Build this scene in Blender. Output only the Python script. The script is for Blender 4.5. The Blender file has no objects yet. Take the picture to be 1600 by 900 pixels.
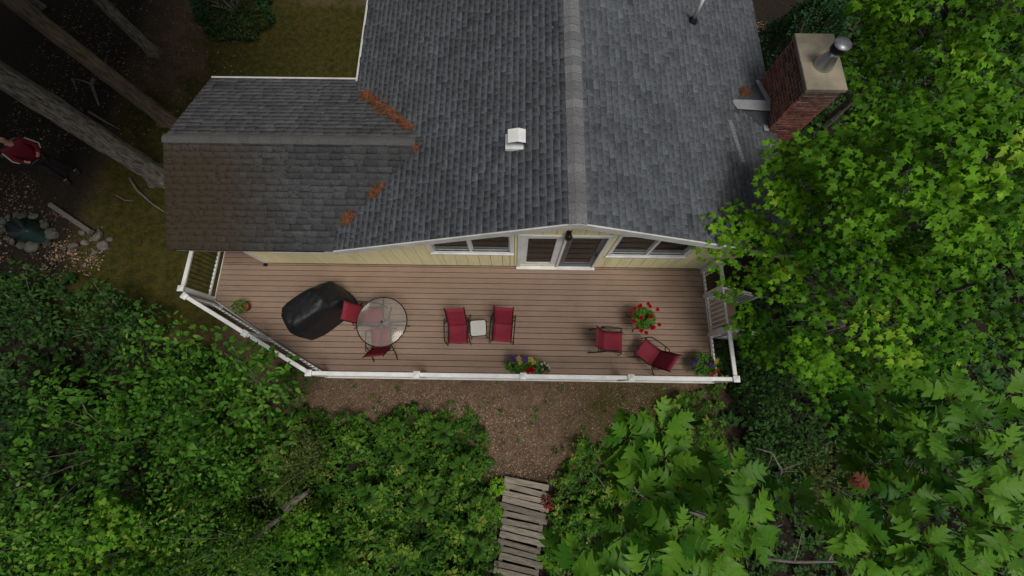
import bpy, bmesh, math, random
import numpy as np
from mathutils import Vector, Matrix, Euler
R = math.radians
random.seed(7)
rng = np.random.default_rng(11)
S = bpy.context.scene
COL = S.collection

# ---------------------------------------------------------------- camera, sky, sun, exposure
D = 0.9                                   # deck floor above the ground
cam = bpy.data.objects.new('camera', bpy.data.cameras.new('camera'))
COL.objects.link(cam)
cam.location = (0, 0, 10.3 + D)
cam.rotation_euler = (R(15.075), 0, R(0.8))
cam.data.sensor_width = 36
cam.data.lens = 620 / 1600 * 36
cam.data.clip_start = 0.05
cam.data.clip_end = 400
S.camera = cam
SUN_EL, SUN_AZ = R(66), R(140)            # azimuth clockwise from +Y
w = bpy.data.worlds.new('World'); S.world = w; w.use_nodes = True
nt = w.node_tree
sky = nt.nodes.new('ShaderNodeTexSky'); sky.sky_type = 'NISHITA'; sky.sun_disc = False
sky.sun_elevation = SUN_EL; sky.sun_rotation = SUN_AZ; sky.dust_density = 4.0; sky.air_density = 1.0
hs = nt.nodes.new('ShaderNodeHueSaturation'); hs.inputs['Saturation'].default_value = 0.3
nt.links.new(sky.outputs[0], hs.inputs['Color'])
nt.links.new(hs.outputs[0], nt.nodes['Background'].inputs[0])
nt.nodes['Background'].inputs[1].default_value = 0.062
sl = bpy.data.lights.new('sun', 'SUN'); sl.energy = 1.5; sl.angle = R(24); sl.color = (1, .96, .9)
sun = bpy.data.objects.new('sun', sl); COL.objects.link(sun)
sdir = Vector((math.sin(SUN_AZ)*math.cos(SUN_EL), math.cos(SUN_AZ)*math.cos(SUN_EL), math.sin(SUN_EL)))
sun.rotation_euler = sdir.to_track_quat('Z', 'Y').to_euler()
sun.location = sdir * 60
S.view_settings.view_transform = 'Standard'; S.view_settings.look = 'None'
S.view_settings.exposure = 0.25; S.view_settings.gamma = 1
S.render.engine = 'CYCLES'
S.cycles.max_bounces = 6; S.cycles.diffuse_bounces = 2; S.cycles.transparent_max_bounces = 8
CAM = np.array(cam.location)

# ---------------------------------------------------------------- materials
def mat(name, col, rough=.7, var=.25, scale=6, bump=0., bscale=60, spec=.3, metal=0., col2=None, tone=None,
        stretch=(1, 1, 1), objrand=0., transl=0., detail=5, broad=None):
    """Principled, base colour = mix(col, col2) by noise, times a per-piece tone."""
    m = bpy.data.materials.new(name); m.use_nodes = True
    t = m.node_tree; N = t.nodes; L = t.links
    b = N['Principled BSDF']
    b.inputs['Roughness'].default_value = rough
    b.inputs['Specular IOR Level'].default_value = spec
    b.inputs['Metallic'].default_value = metal
    tc = N.new('ShaderNodeTexCoord'); mp = N.new('ShaderNodeMapping'); mp.inputs['Scale'].default_value = stretch
    L.new(tc.outputs['Object'], mp.inputs[0])
    if objrand:
        oi = N.new('ShaderNodeObjectInfo')
        vm = N.new('ShaderNodeVectorMath'); vm.operation = 'MULTIPLY_ADD'
        L.new(oi.outputs['Random'], vm.inputs[0]); vm.inputs[1].default_value = (37, 53, 71)
        L.new(tc.outputs['Object'], vm.inputs[2]); L.new(vm.outputs[0], mp.inputs[0])
    nz = N.new('ShaderNodeTexNoise'); nz.inputs['Scale'].default_value = scale; nz.inputs['Detail'].default_value = detail
    nz.inputs['Roughness'].default_value = .65
    L.new(mp.outputs[0], nz.inputs['Vector'])
    cr = N.new('ShaderNodeValToRGB')
    c2 = col2 if col2 else tuple(c * (1 - var) for c in col)
    c1 = col if col2 else tuple(min(1, c * (1 + var)) for c in col)
    cr.color_ramp.elements[0].position = .35; cr.color_ramp.elements[1].position = .65
    cr.color_ramp.elements[0].color = (*c2, 1); cr.color_ramp.elements[1].color = (*c1, 1)
    L.new(nz.outputs[0], cr.inputs[0])
    out = cr.outputs[0]
    def mul(o, val_socket, lo, hi):
        mr = N.new('ShaderNodeMapRange'); mr.clamp = False; mr.inputs['To Min'].default_value = lo; mr.inputs['To Max'].default_value = hi
        L.new(val_socket, mr.inputs[0])
        mx = N.new('ShaderNodeVectorMath'); mx.operation = 'SCALE'
        L.new(o, mx.inputs[0]); L.new(mr.outputs[0], mx.inputs['Scale'])
        return mx.outputs[0]
    if tone:
        at = N.new('ShaderNodeAttribute'); at.attribute_name = 'tone'
        out = mul(out, at.outputs['Fac'], *tone)
    if objrand:
        out = mul(out, oi.outputs['Random'], 1 - objrand, 1 + objrand)
    if broad:
        ge = N.new('ShaderNodeNewGeometry'); nb = N.new('ShaderNodeTexNoise'); nb.inputs['Scale'].default_value = broad[2]; nb.inputs['Detail'].default_value = 5
        nb.inputs['Roughness'].default_value = .6; L.new(ge.outputs['Position'], nb.inputs['Vector']); rb = N.new('ShaderNodeMapRange'); rb.inputs['From Min'].default_value = .3; rb.inputs['From Max'].default_value = .7; L.new(nb.outputs[0], rb.inputs[0])
        out = mul(out, rb.outputs[0], broad[0], broad[1])
    L.new(out, b.inputs['Base Color'])
    if bump:
        n2 = N.new('ShaderNodeTexNoise'); n2.inputs['Scale'].default_value = bscale; n2.inputs['Detail'].default_value = 4
        L.new(mp.outputs[0], n2.inputs['Vector'])
        bp = N.new('ShaderNodeBump'); bp.inputs['Strength'].default_value = bump; bp.inputs['Distance'].default_value = .02
        L.new(n2.outputs[0], bp.inputs['Height']); L.new(bp.outputs[0], b.inputs['Normal'])
    if transl:
        tr = N.new('ShaderNodeBsdfTranslucent'); L.new(out, tr.inputs[0])
        ms = N.new('ShaderNodeMixShader'); ms.inputs[0].default_value = transl
        L.new(b.outputs[0], ms.inputs[1]); L.new(tr.outputs[0], ms.inputs[2])
        L.new(ms.outputs[0], N['Material Output'].inputs[0])
    m['out'] = 0
    return m

def leafmat(name, dark, light, yellow=None, rough=.55, transl=.3):
    """leaf: colour runs from dark to light with the per-leaf tone, plus vein-scale noise"""
    m = bpy.data.materials.new(name); m.use_nodes = True
    t = m.node_tree; N = t.nodes; L = t.links; b = N['Principled BSDF']
    b.inputs['Roughness'].default_value = rough; b.inputs['Specular IOR Level'].default_value = .12
    at = N.new('ShaderNodeAttribute'); at.attribute_name = 'tone'
    cr = N.new('ShaderNodeValToRGB'); e = cr.color_ramp.elements
    e[0].color = (*dark, 1); e[0].position = .1; e[1].color = (*light, 1); e[1].position = .85
    if yellow:
        x = e.new(.97); x.color = (*yellow, 1)
    L.new(at.outputs['Fac'], cr.inputs[0])
    tc = N.new('ShaderNodeTexCoord')
    nz = N.new('ShaderNodeTexNoise'); nz.inputs['Scale'].default_value = 14; L.new(tc.outputs['Object'], nz.inputs['Vector'])
    mr = N.new('ShaderNodeMapRange'); mr.inputs['To Min'].default_value = .7; mr.inputs['To Max'].default_value = 1.3
    L.new(nz.outputs[0], mr.inputs[0])
    sc = N.new('ShaderNodeVectorMath'); sc.operation = 'SCALE'; L.new(cr.outputs[0], sc.inputs[0]); L.new(mr.outputs[0], sc.inputs['Scale'])
    L.new(sc.outputs[0], b.inputs['Base Color'])
    tr = N.new('ShaderNodeBsdfTranslucent'); L.new(sc.outputs[0], tr.inputs[0])
    ms = N.new('ShaderNodeMixShader'); ms.inputs[0].default_value = transl
    L.new(b.outputs[0], ms.inputs[1]); L.new(tr.outputs[0], ms.inputs[2]); L.new(ms.outputs[0], N['Material Output'].inputs[0])
    return m

def glassmat(name, tint, fac_min=.08, rough=.03, trans=(1, 1, 1), haze=0.):
    m = bpy.data.materials.new(name); m.use_nodes = True
    t = m.node_tree; N = t.nodes; L = t.links; N.remove(N['Principled BSDF'])
    tp = N.new('ShaderNodeBsdfTransparent'); tp.inputs[0].default_value = (*trans, 1)
    g = N.new('ShaderNodeBsdfGlossy'); g.inputs[0].default_value = (*tint, 1); g.inputs['Roughness'].default_value = rough
    fr = N.new('ShaderNodeFresnel'); fr.inputs[0].default_value = 1.5
    ms = N.new('ShaderNodeMixShader'); L.new(fr.outputs[0], ms.inputs[0]); L.new(tp.outputs[0], ms.inputs[1]); L.new(g.outputs[0], ms.inputs[2])
    o = ms.outputs[0]
    if haze:
        df = N.new('ShaderNodeBsdfDiffuse'); df.inputs[0].default_value = (*tint, 1)
        nz = N.new('ShaderNodeTexNoise'); nz.inputs['Scale'].default_value = 9; nz.inputs['Detail'].default_value = 6
        mr = N.new('ShaderNodeMapRange'); mr.inputs['To Min'].default_value = haze * .7; mr.inputs['To Max'].default_value = haze * 1.3
        L.new(nz.outputs[0], mr.inputs[0])
        m2 = N.new('ShaderNodeMixShader'); L.new(mr.outputs[0], m2.inputs[0]); L.new(o, m2.inputs[1]); L.new(df.outputs[0], m2.inputs[2]); o = m2.outputs[0]
    L.new(o, N['Material Output'].inputs[0])
    return m

M = {}
M['deck'] = mat('deck_board', (.266, .182, .130), .65, .08, 5, .15, 90, objrand=.06, stretch=(.6, 8, 8), broad=(.88, 1.08, 1.1))
M['white'] = mat('white_paint', (.80, .80, .79), .45, .05, 3, col2=(.64, .64, .61), broad=(.9, 1.03, 2.))
M['whitedull'] = mat('weathered_white', (.62, .61, .58), .5, .08, 3, col2=(.48, .47, .44))
M['yellow'] = mat('yellow_siding', (.82, .75, .44), .6, .07, 2.5, .1, 80, objrand=.04, stretch=(6, 6, .8))
M['black'] = mat('black_metal', (.012, .012, .013), .4, .2, 8)
M['bronze'] = mat('bronze_metal', (.022, .016, .014), .35, .25, 8, metal=.3)
M['joist'] = mat('joist_wood', (.09, .07, .05), .9, .3, 4)
M['sling'] = mat('red_sling', (.21, .017, .032), .75, .12, 3, .25, 500, objrand=.05)
M['cover'] = mat('grill_cover', (.008, .0085, .010), .5, .35, 3, .9, 11, spec=.35)
M['shingle'] = mat('roof_shingle', (.108, .117, .129), .9, .42, 38, .6, 160, tone=(.60, 1.40), spec=.2, detail=8, broad=(.84, 1.12, .9))
M['ridgecap'] = mat('ridge_shingle', (.165, .165, .168), .92, .35, 40, .5, 160, objrand=.20, spec=.2)
M['flashing'] = mat('grey_flashing', (.23, .235, .24), .6, .1, 6)
M['underlay'] = mat('roof_underlay', (.014, .014, .015), .95, .2, 6)
M['needles'] = mat('pine_needles', (.21, .078, .032), .9, .3, 20, tone=(.3, 1.5), transl=.1)
M['brick'] = mat('red_brick', (.22, .085, .066), .9, .3, 14, .4, 120, objrand=.4, spec=.2)
M['brickdark'] = mat('sooty_brick', (.15, .08, .065), .95, .35, 14, .4, 120, objrand=.45, spec=.2)
M['mortar'] = mat('mortar', (.48, .40, .36), .95, .25, 20, .3, 120)
M['concrete'] = mat('chimney_cap_concrete', (.31, .265, .19), .9, .0, 1.6, .35, 90, col2=(.17, .15, .115))
M['steel'] = mat('galvanised_steel', (.55, .55, .55), .36, .1, 6, metal=1.)
M['steeldark'] = mat('sooty_steel', (.25, .26, .27), .4, .25, 6, metal=.6)
M['glass'] = glassmat('window_glass', (.9, .95, 1))
M['tableglass'] = glassmat('table_glass', (.62, .60, .55), haze=.11, rough=.12)
M['doordark'] = mat('storm_door', (.085, .088, .095), .4, .1, 4)
M['blind'] = mat('brown_blind', (.50, .26, .17), .6, .3, 3, stretch=(1, 1, 14))
M['interior'] = mat('room_surface', (.028, .023, .021), .8, .3, 2)
M['palestrip'] = mat('pale_cream', (.5, .47, .42), .9, .15, 3)
M['plank'] = mat('weathered_plank', (.27, .236, .185), .85, .0, 3, .4, 60, col2=(.12, .102, .08), objrand=.32, stretch=(1.2, 14, 14))
M['logwood'] = mat('grey_log', (.20, .18, .155), .9, .0, 4, .5, 30, col2=(.10, .085, .07), stretch=(2, 9, 9))
M['bark'] = mat('bark', (.25, .225, .18), .95, .0, 7, 1., 14, col2=(.035, .03, .024), stretch=(3, 3, .7))
M['barkbrown'] = mat('bark_brown', (.22, .165, .11), .95, .0, 5, 1., 14, col2=(.07, .05, .035), stretch=(3, 3, .7))
M['twig'] = mat('twig', (.20, .17, .14), .9, .3, 6)
M['stem'] = mat('green_stem', (.10, .10, .04), .7, .2, 6)
M['rock'] = mat('pale_rock', (.145, .13, .112), .9, .3, 5, .5, 30, objrand=.25)
M['stone'] = mat('mossy_stone', (.10, .097, .082), .9, .0, 5, .5, 30, col2=(.045, .05, .032), objrand=.45)
M['chips'] = mat('leaf_litter', (.25, .172, .113), .9, .2, 9, tone=(.35, 1.7))
M['soil'] = mat('potting_soil', (.03, .02, .015), .95, .3, 20, .4, 60)
M['terracotta'] = mat('red_pot', (.24, .05, .035), .6, .15, 6)
M['potdark'] = mat('dark_pot', (.05, .045, .04), .6, .2, 6)
M['ptop'] = mat('cream_table_top', (.56, .545, .50), .4, .05, 4, col2=(.47, .455, .41))
M['water'] = mat('teal_pool_liner', (.022, .042, .040), .25, .3, 3, .1, 8)
M['skin'] = mat('skin', (.45, .27, .19), .55, .1, 8)
M['jacket'] = mat('red_jacket', (.12, .003, .011), .7, .2, 6, .2, 20)
M['trousers'] = mat('dark_trousers', (.018, .018, .022), .8, .2, 6)
M['stripe'] = mat('white_stripe', (.45, .43, .41), .6, .05, 4)
M['hair'] = mat('dark_hair', (.03, .02, .015), .6, .3, 20)
M['needle'] = leafmat('pine_foliage', (.012, .028, .010), (.035, .07, .022), transl=.1)
M['maple'] = leafmat('maple_leaf', (.036, .118, .005), (.150, .350, .013), (.25, .40, .03), transl=.3)
M['maple2'] = leafmat('maple_leaf_deep', (.026, .094, .007), (.110, .272, .015), (.20, .34, .035), transl=.3)
M['oak'] = leafmat('oak_leaf', (.022, .095, .006), (.108, .245, .018), rough=.42, transl=.25)
M['oakred'] = leafmat('oak_leaf_red', (.16, .05, .03), (.26, .09, .05))
M['shrub'] = leafmat('shrub_leaf', (.020, .072, .006), (.088, .225, .022), (.16, .29, .045), transl=.3)
M['shrubdark'] = leafmat('shrub_leaf_dark', (.016, .05, .012), (.055, .13, .026), transl=.25)
M['olive'] = leafmat('shrub_leaf_olive', (.03, .055, .012), (.10, .125, .030), transl=.25)
M['yew'] = leafmat('yew_needles', (.008, .03, .010), (.03, .085, .024), transl=.1)
M['under'] = leafmat('undergrowth_leaf', (.016, .062, .007), (.095, .215, .022), (.21, .28, .04), transl=.3)
M['grass'] = leafmat('grass_blade', (.016, .028, .003), (.060, .064, .010), (.10, .08, .025), transl=.25)
M['potleaf'] = leafmat('pot_plant_leaf', (.03, .11, .012), (.11, .26, .03), transl=.3)
M['f_red'] = leafmat('red_petal', (.24, .002, .006), (.42, .004, .012), transl=.1)
M['f_purple'] = leafmat('purple_petal', (.045, .02, .11), (.13, .06, .24))
M['f_yellow'] = leafmat('yellow_petal', (.35, .27, .06), (.55, .46, .14))
M['f_orange'] = leafmat('orange_petal', (.45, .17, .02), (.6, .28, .04))
M['f_white'] = leafmat('white_petal', (.45, .40, .40), (.65, .58, .58))
M['f_coral'] = leafmat('coral_petal', (.40, .07, .03), (.55, .12, .06))

# annex roof: older shingles, brown moss toward the west edge
def mossy(name='old_roof_shingle', k_=1.):
    m = M['shingle'].copy(); m.name = name
    for n_ in m.node_tree.nodes:
        if n_.type == 'VALTORGB':
            for e_ in n_.color_ramp.elements: c_ = e_.color; e_.color = (c_[0]*.86*k_, c_[1]*.82*k_, c_[2]*.76*k_, 1)
    t = m.node_tree; N = t.nodes; L = t.links; b = N['Principled BSDF']
    src = b.inputs['Base Color'].links[0].from_socket
    tc = N.new('ShaderNodeNewGeometry'); sx = N.new('ShaderNodeSeparateXYZ'); L.new(tc.outputs['Position'], sx.inputs[0])
    mr = N.new('ShaderNodeMapRange'); mr.inputs['From Min'].default_value = -4.6; mr.inputs['From Max'].default_value = -7.6
    L.new(sx.outputs[0], mr.inputs[0])
    my = N.new('ShaderNodeMapRange'); my.inputs['From Min'].default_value = 5.6; my.inputs['From Max'].default_value = 4.9
    L.new(sx.outputs[1], my.inputs[0])
    nz = N.new('ShaderNodeTexNoise'); nz.inputs['Scale'].default_value = 7; nz.inputs['Detail'].default_value = 10; nz.inputs['Roughness'].default_value = .85
    L.new(tc.outputs['Position'], nz.inputs['Vector'])
    ad = N.new('ShaderNodeMath'); ad.operation = 'MULTIPLY_ADD'; L.new(mr.outputs[0], ad.inputs[0]); ad.inputs[1].default_value = .42; L.new(nz.outputs[0], ad.inputs[2])
    st = N.new('ShaderNodeMapRange'); st.inputs['From Min'].default_value = .57; st.inputs['From Max'].default_value = .80; L.new(ad.outputs[0], st.inputs[0])
    ml = N.new('ShaderNodeMath'); ml.operation = 'MULTIPLY'; L.new(st.outputs[0], ml.inputs[0]); L.new(my.outputs[0], ml.inputs[1])
    mx = N.new('ShaderNodeMix'); mx.data_type = 'RGBA'
    L.new(ml.outputs[0], mx.inputs['Factor']); L.new(src, mx.inputs[6]); mx.inputs[7].default_value = (.048, .036, .022, 1)
    L.new(mx.outputs[2], b.inputs['Base Color'])
    return m
M['oldshingle'] = mossy(k_=1.1); M['stained'] = mossy('stained_old_shingle', .62)

# ground: brown forest soil, moss-green lawn by 'lawn', painted canopy shade by 'woods'
def groundmat():
    m = bpy.data.materials.new('forest_ground'); m.use_nodes = True
    t = m.node_tree; N = t.nodes; L = t.links; b = N['Principled BSDF']; b.inputs['Roughness'].default_value = .95
    b.inputs['Specular IOR Level'].default_value = .15
    tc = N.new('ShaderNodeTexCoord')
    def noise(s, d=8, r=.65):
        n = N.new('ShaderNodeTexNoise'); n.inputs['Scale'].default_value = s; n.inputs['Detail'].default_value = d; n.inputs['Roughness'].default_value = r
        L.new(tc.outputs['Object'], n.inputs['Vector']); return n.outputs[0]
    def ramp(f, a, c, p0=.35, p1=.68):
        r = N.new('ShaderNodeValToRGB'); r.color_ramp.elements[0].color = (*a, 1); r.color_ramp.elements[1].color = (*c, 1)
        r.color_ramp.elements[0].position = p0; r.color_ramp.elements[1].position = p1; L.new(f, r.inputs[0]); return r.outputs[0]
    fine = ramp(noise(16, 8, .8), (.056, .037, .023), (.195, .132, .082))
    lawn = ramp(noise(5), (.026, .029, .005), (.074, .061, .013))
    fv = N.new('ShaderNodeMapRange'); fv.inputs['From Min'].default_value = .3; fv.inputs['From Max'].default_value = .7; fv.inputs['To Min'].default_value = .6; fv.inputs['To Max'].default_value = 1.35; L.new(noise(2.2, 6, .7), fv.inputs[0])
    fs2 = N.new('ShaderNodeVectorMath'); fs2.operation = 'SCALE'; L.new(fine, fs2.inputs[0]); L.new(fv.outputs[0], fs2.inputs['Scale']); fine = fs2.outputs[0]
    shaded_humus = ramp(noise(14, 8, .8), (.009, .007, .005), (.036, .027, .018)); wd_ = N.new('ShaderNodeAttribute'); wd_.attribute_name = 'woods'  # dark forest duff, deepened further with painted canopy shade
    m0 = N.new('ShaderNodeMix'); m0.data_type = 'RGBA'; L.new(wd_.outputs['Fac'], m0.inputs['Factor']); L.new(fine, m0.inputs[6]); L.new(shaded_humus, m0.inputs[7]); fine = m0.outputs[2]
    at = N.new('ShaderNodeAttribute'); at.attribute_name = 'lawn'
    ad = N.new('ShaderNodeMath'); ad.operation = 'MULTIPLY_ADD'; L.new(noise(1.4), ad.inputs[0]); ad.inputs[1].default_value = .9; L.new(at.outputs['Fac'], ad.inputs[2])
    st = N.new('ShaderNodeMapRange'); st.inputs['From Min'].default_value = .75; st.inputs['From Max'].default_value = 1.15; L.new(ad.outputs[0], st.inputs[0])
    mx = N.new('ShaderNodeMix'); mx.data_type = 'RGBA'; L.new(st.outputs[0], mx.inputs['Factor']); L.new(fine, mx.inputs[6]); L.new(lawn, mx.inputs[7])
    L.new(mx.outputs[2], b.inputs['Base Color'])
    bp = N.new('ShaderNodeBump'); bp.inputs['Strength'].default_value = .7; bp.inputs['Distance'].default_value = .03
    L.new(noise(30), bp.inputs['Height']); L.new(bp.outputs[0], b.inputs['Normal'])
    return m
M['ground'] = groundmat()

# ---------------------------------------------------------------- builders
def newobj(name, me, parent=None, loc=None, rot=None):
    o = bpy.data.objects.new(name, me); COL.objects.link(o)
    if loc is not None: o.location = loc
    if rot is not None: o.rotation_euler = rot
    if parent is not None: o.parent = parent
    return o
def tag(o, label=None, cat=None, group=None, kind=None):
    if label: o['label'] = label
    if cat: o['category'] = cat
    if group: o['group'] = group
    if kind: o['kind'] = kind
    return o
def thing(name, label, cat, loc=(0, 0, 0), rz=0, group=None):
    return tag(newobj(name, None, None, loc, (0, 0, rz)), label, cat, group)

class MB:
    def __init__(s): s.v = []; s.f = []; s.sm = []
    def add(s, vs, fs, smooth=False):
        o = len(s.v); s.v += [tuple(v) for v in vs]; s.f += [tuple(i + o for i in f) for f in fs]; s.sm += [smooth] * len(fs); return s
    def box(s, x0, x1, y0, y1, z0, z1, bev=0.):
        if bev:
            b = bev
            ring = lambda z, i: [(x0+i, y0+i, z), (x1-i, y0+i, z), (x1-i, y1-i, z), (x0+i, y1-i, z)]
            vs = ring(z0, 0) + ring(z1-b, 0) + ring(z1, b)
            fs = [(3, 2, 1, 0), (8, 9, 10, 11)]
            for k in (0, 4):
                for i in range(4): j = (i+1) % 4; fs.append((k+i, k+j, k+4+j, k+4+i))
            return s.add(vs, fs)
        vs = [(x0, y0, z0), (x1, y0, z0), (x1, y1, z0), (x0, y1, z0), (x0, y0, z1), (x1, y0, z1), (x1, y1, z1), (x0, y1, z1)]
        return s.add(vs, [(3, 2, 1, 0), (4, 5, 6, 7), (0, 1, 5, 4), (1, 2, 6, 5), (2, 3, 7, 6), (3, 0, 4, 7)])
    def beam(s, a, b, wd, ht, up=(0, 0, 1)):
        a = Vector(a); b = Vector(b); d = (b - a).normalized(); u = Vector(up)
        x = d.cross(u)
        if x.length < 1e-4: x = d.cross(Vector((1, 0, 0)))
        x.normalize(); z = x.cross(d).normalized()
        vs = []
        for p in (a, b):
            for sx, sz in ((-1, -1), (1, -1), (1, 1), (-1, 1)): vs.append(p + x * sx * wd / 2 + z * sz * ht / 2)
        return s.add(vs, [(0, 1, 2, 3), (7, 6, 5, 4), (0, 4, 5, 1), (1, 5, 6, 2), (2, 6, 7, 3), (3, 7, 4, 0)])
    def tube(s, pts, rad, n=8, cap=True, smooth=True):
        pts = [Vector(p) for p in pts]
        rad = rad if isinstance(rad, (list, tuple, np.ndarray)) else [rad] * len(pts)
        vs = []; px = None
        for i, p in enumerate(pts):
            d = (pts[min(i+1, len(pts)-1)] - pts[max(i-1, 0)]).normalized()
            if px is None:
                px = d.cross(Vector((0, 0, 1)))
                if px.length < .05: px = d.cross(Vector((0, 1, 0)))
            px = (px - d * px.dot(d)).normalized(); py = d.cross(px)
            for k in range(n):
                a = 2 * math.pi * k / n; vs.append(p + (px * math.cos(a) + py * math.sin(a)) * rad[i])
        fs = []
        for i in range(len(pts) - 1):
            for k in range(n): j = (k + 1) % n; fs.append((i*n+k, i*n+j, (i+1)*n+j, (i+1)*n+k))
        s.add(vs, fs, smooth)
        if cap:
            o = len(s.v) - len(vs)
            s.f += [tuple(o + k for k in reversed(range(n))), tuple(o + (len(pts)-1)*n + k for k in range(n))]; s.sm += [False, False]
        return s
    def lathe(s, prof, n=20, cx=0, cy=0):
        vs = []; fs = []
        for r, z in prof:
            for k in range(n): a = 2*math.pi*k/n; vs.append((cx + r*math.cos(a), cy + r*math.sin(a), z))
        for i in range(len(prof)-1):
            for k in range(n): j = (k+1) % n; fs.append((i*n+k, i*n+j, (i+1)*n+j, (i+1)*n+k))
        fs.append(tuple(range(n))[::-1]); fs.append(tuple((len(prof)-1)*n + k for k in range(n)))
        return s.add(vs, fs, True)
    def prism(s, poly, z0, z1):
        n = len(poly)
        vs = [(x, y, z0) for x, y in poly] + [(x, y, z1) for x, y in poly]
        fs = [tuple(reversed(range(n))), tuple(range(n, 2*n))] + [(i, (i+1) % n, n+(i+1) % n, n+i) for i in range(n)]
        return s.add(vs, fs)
    def mesh(s, name, m):
        me = bpy.data.meshes.new(name); me.from_pydata(s.v, [], s.f)
        me.polygons.foreach_set('use_smooth', s.sm); me.materials.append(m); me.update(); return me
    def build(s, name, m, parent=None, loc=None, rot=None):
        return newobj(name, s.mesh(name, m), parent, loc, rot)

def npmesh(name, V, F, m, tone=None, smooth=False):
    """V (n,3), F (k,3|4) numpy -> mesh with optional point attribute 'tone'"""
    me = bpy.data.meshes.new(name); V = np.ascontiguousarray(V, np.float32); k = F.shape[1]
    me.vertices.add(len(V)); me.vertices.foreach_set('co', V.ravel())
    me.loops.add(F.size); me.loops.foreach_set('vertex_index', np.ascontiguousarray(F, np.int32).ravel())
    me.polygons.add(len(F)); me.polygons.foreach_set('loop_start', np.arange(0, F.size, k, dtype=np.int32))
    me.update(calc_edges=True)
    if smooth: me.polygons.foreach_set('use_smooth', np.ones(len(F), bool))
    if tone is not None:
        a = me.attributes.new('tone', 'FLOAT', 'POINT'); a.data.foreach_set('value', np.ascontiguousarray(tone, np.float32))
    me.materials.append(m); me.validate(); return me

# ---- leaf templates: Y runs from stalk to tip, Z is the upper side, length about 1
def tmpl_strip(rows, fold=.18, droop=.25, curl=0.):
    V = []; F = []
    for t, x, y in rows:
        zc = -droop * (t - .2) ** 2
        V += [(0, t, zc), (x, y, zc + fold * x - curl * x * x), (-x, y, zc + fold * x - curl * x * x)]
    for i in range(len(rows) - 1):
        a = 3*i; b = a + 3
        F += [(a, a+1, b+1), (a, b+1, b), (a, b+2, a+2), (a, b, b+2)]
    return np.array(V), np.array(F)
OAK = tmpl_strip([(0, .008, 0), (.13, .012, .13), (.20, .09, .18), (.27, .17, .30), (.33, .09, .31), (.40, .17, .37), (.47, .30, .57), (.50, .20, .52), (.55, .11, .51),
                  (.60, .19, .58), (.66, .31, .79), (.69, .19, .71), (.74, .10, .71), (.80, .13, .77), (.85, .16, .92), (.91, .06, .88), (1.0, .004, 1.0)], .22, .28)
def bend(T, tw, cu, sx=1., ja=0., seed=0):
    V = T[0].copy(); r = np.random.default_rng(seed); V += r.normal(0, ja, V.shape) * np.array([1, 1, .6]) * (np.abs(V[:, :1]) > .03)
    V[:, 0] *= sx; a = tw*(V[:, 1] - .2); x, z = V[:, 0].copy(), V[:, 2].copy()
    V[:, 0] = x*np.cos(a) - z*np.sin(a); V[:, 2] = x*np.sin(a) + z*np.cos(a) - cu*np.maximum(0, V[:, 1] - .3)**2; return V, T[1]
OAK[0][:, 0] *= 1.22
OAK = [bend(OAK, 0, 0), bend(OAK, .5, .35, .9, .018, 1), bend(OAK, -.5, .5, 1.05, .02, 2), bend(OAK, .2, -.25, .85, .02, 3), bend(OAK, -.3, .8, 1.0, .025, 4)]
OVATE = tmpl_strip([(0, .01, 0), (.12, .16, .10), (.38, .30, .36), (.68, .25, .68), (.88, .11, .88), (1, .004, 1)], .2, .3)
def maple():
    r = [(0, .12), (.20, -.02), (.38, .07), (.28, .22), (.48, .30), (.62, .54), (.38, .52), (.25, .58), (.23, .80), (0, 1.05)]
    pts = r + [(-x, y) for x, y in reversed(r[1:-1])]
    V = [(0, .38, .03)] + [(x, y, .10*abs(x) - .30*(y-.3)**2 - .12*x*x) for x, y in pts]
    n = len(pts)
    return np.array(V), np.array([(0, 1+i, 1+(i+1) % n) for i in range(n)])
MAPLE = maple(); MAPLE = [MAPLE, bend(MAPLE, .6, .4, .9, .02, 5), bend(MAPLE, -.6, .6, 1.1, .02, 6), bend(MAPLE, .1, -.3, .85, .025, 7)]
OVATE0 = OVATE; OVATE = [OVATE0, bend(OVATE0, .6, .4, .85, .012, 8), bend(OVATE0, -.5, .7, 1.15, .015, 9), bend(OVATE0, .2, -.3, .7, .012, 10)]
LEAFLET = (np.array([(0, 0, 0), (.27, .42, .05), (0, 1, -.16), (-.27, .42, .05), (0, .45, -.02)]), np.array([(0, 1, 4), (1, 2, 4), (2, 3, 4), (3, 0, 4)]))
BLADE = (np.array([(-.04, 0, 0), (.04, 0, 0), (.02, .6, .1), (0, 1, -.02)]), np.array([(0, 1, 2), (0, 2, 3)]))

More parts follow.
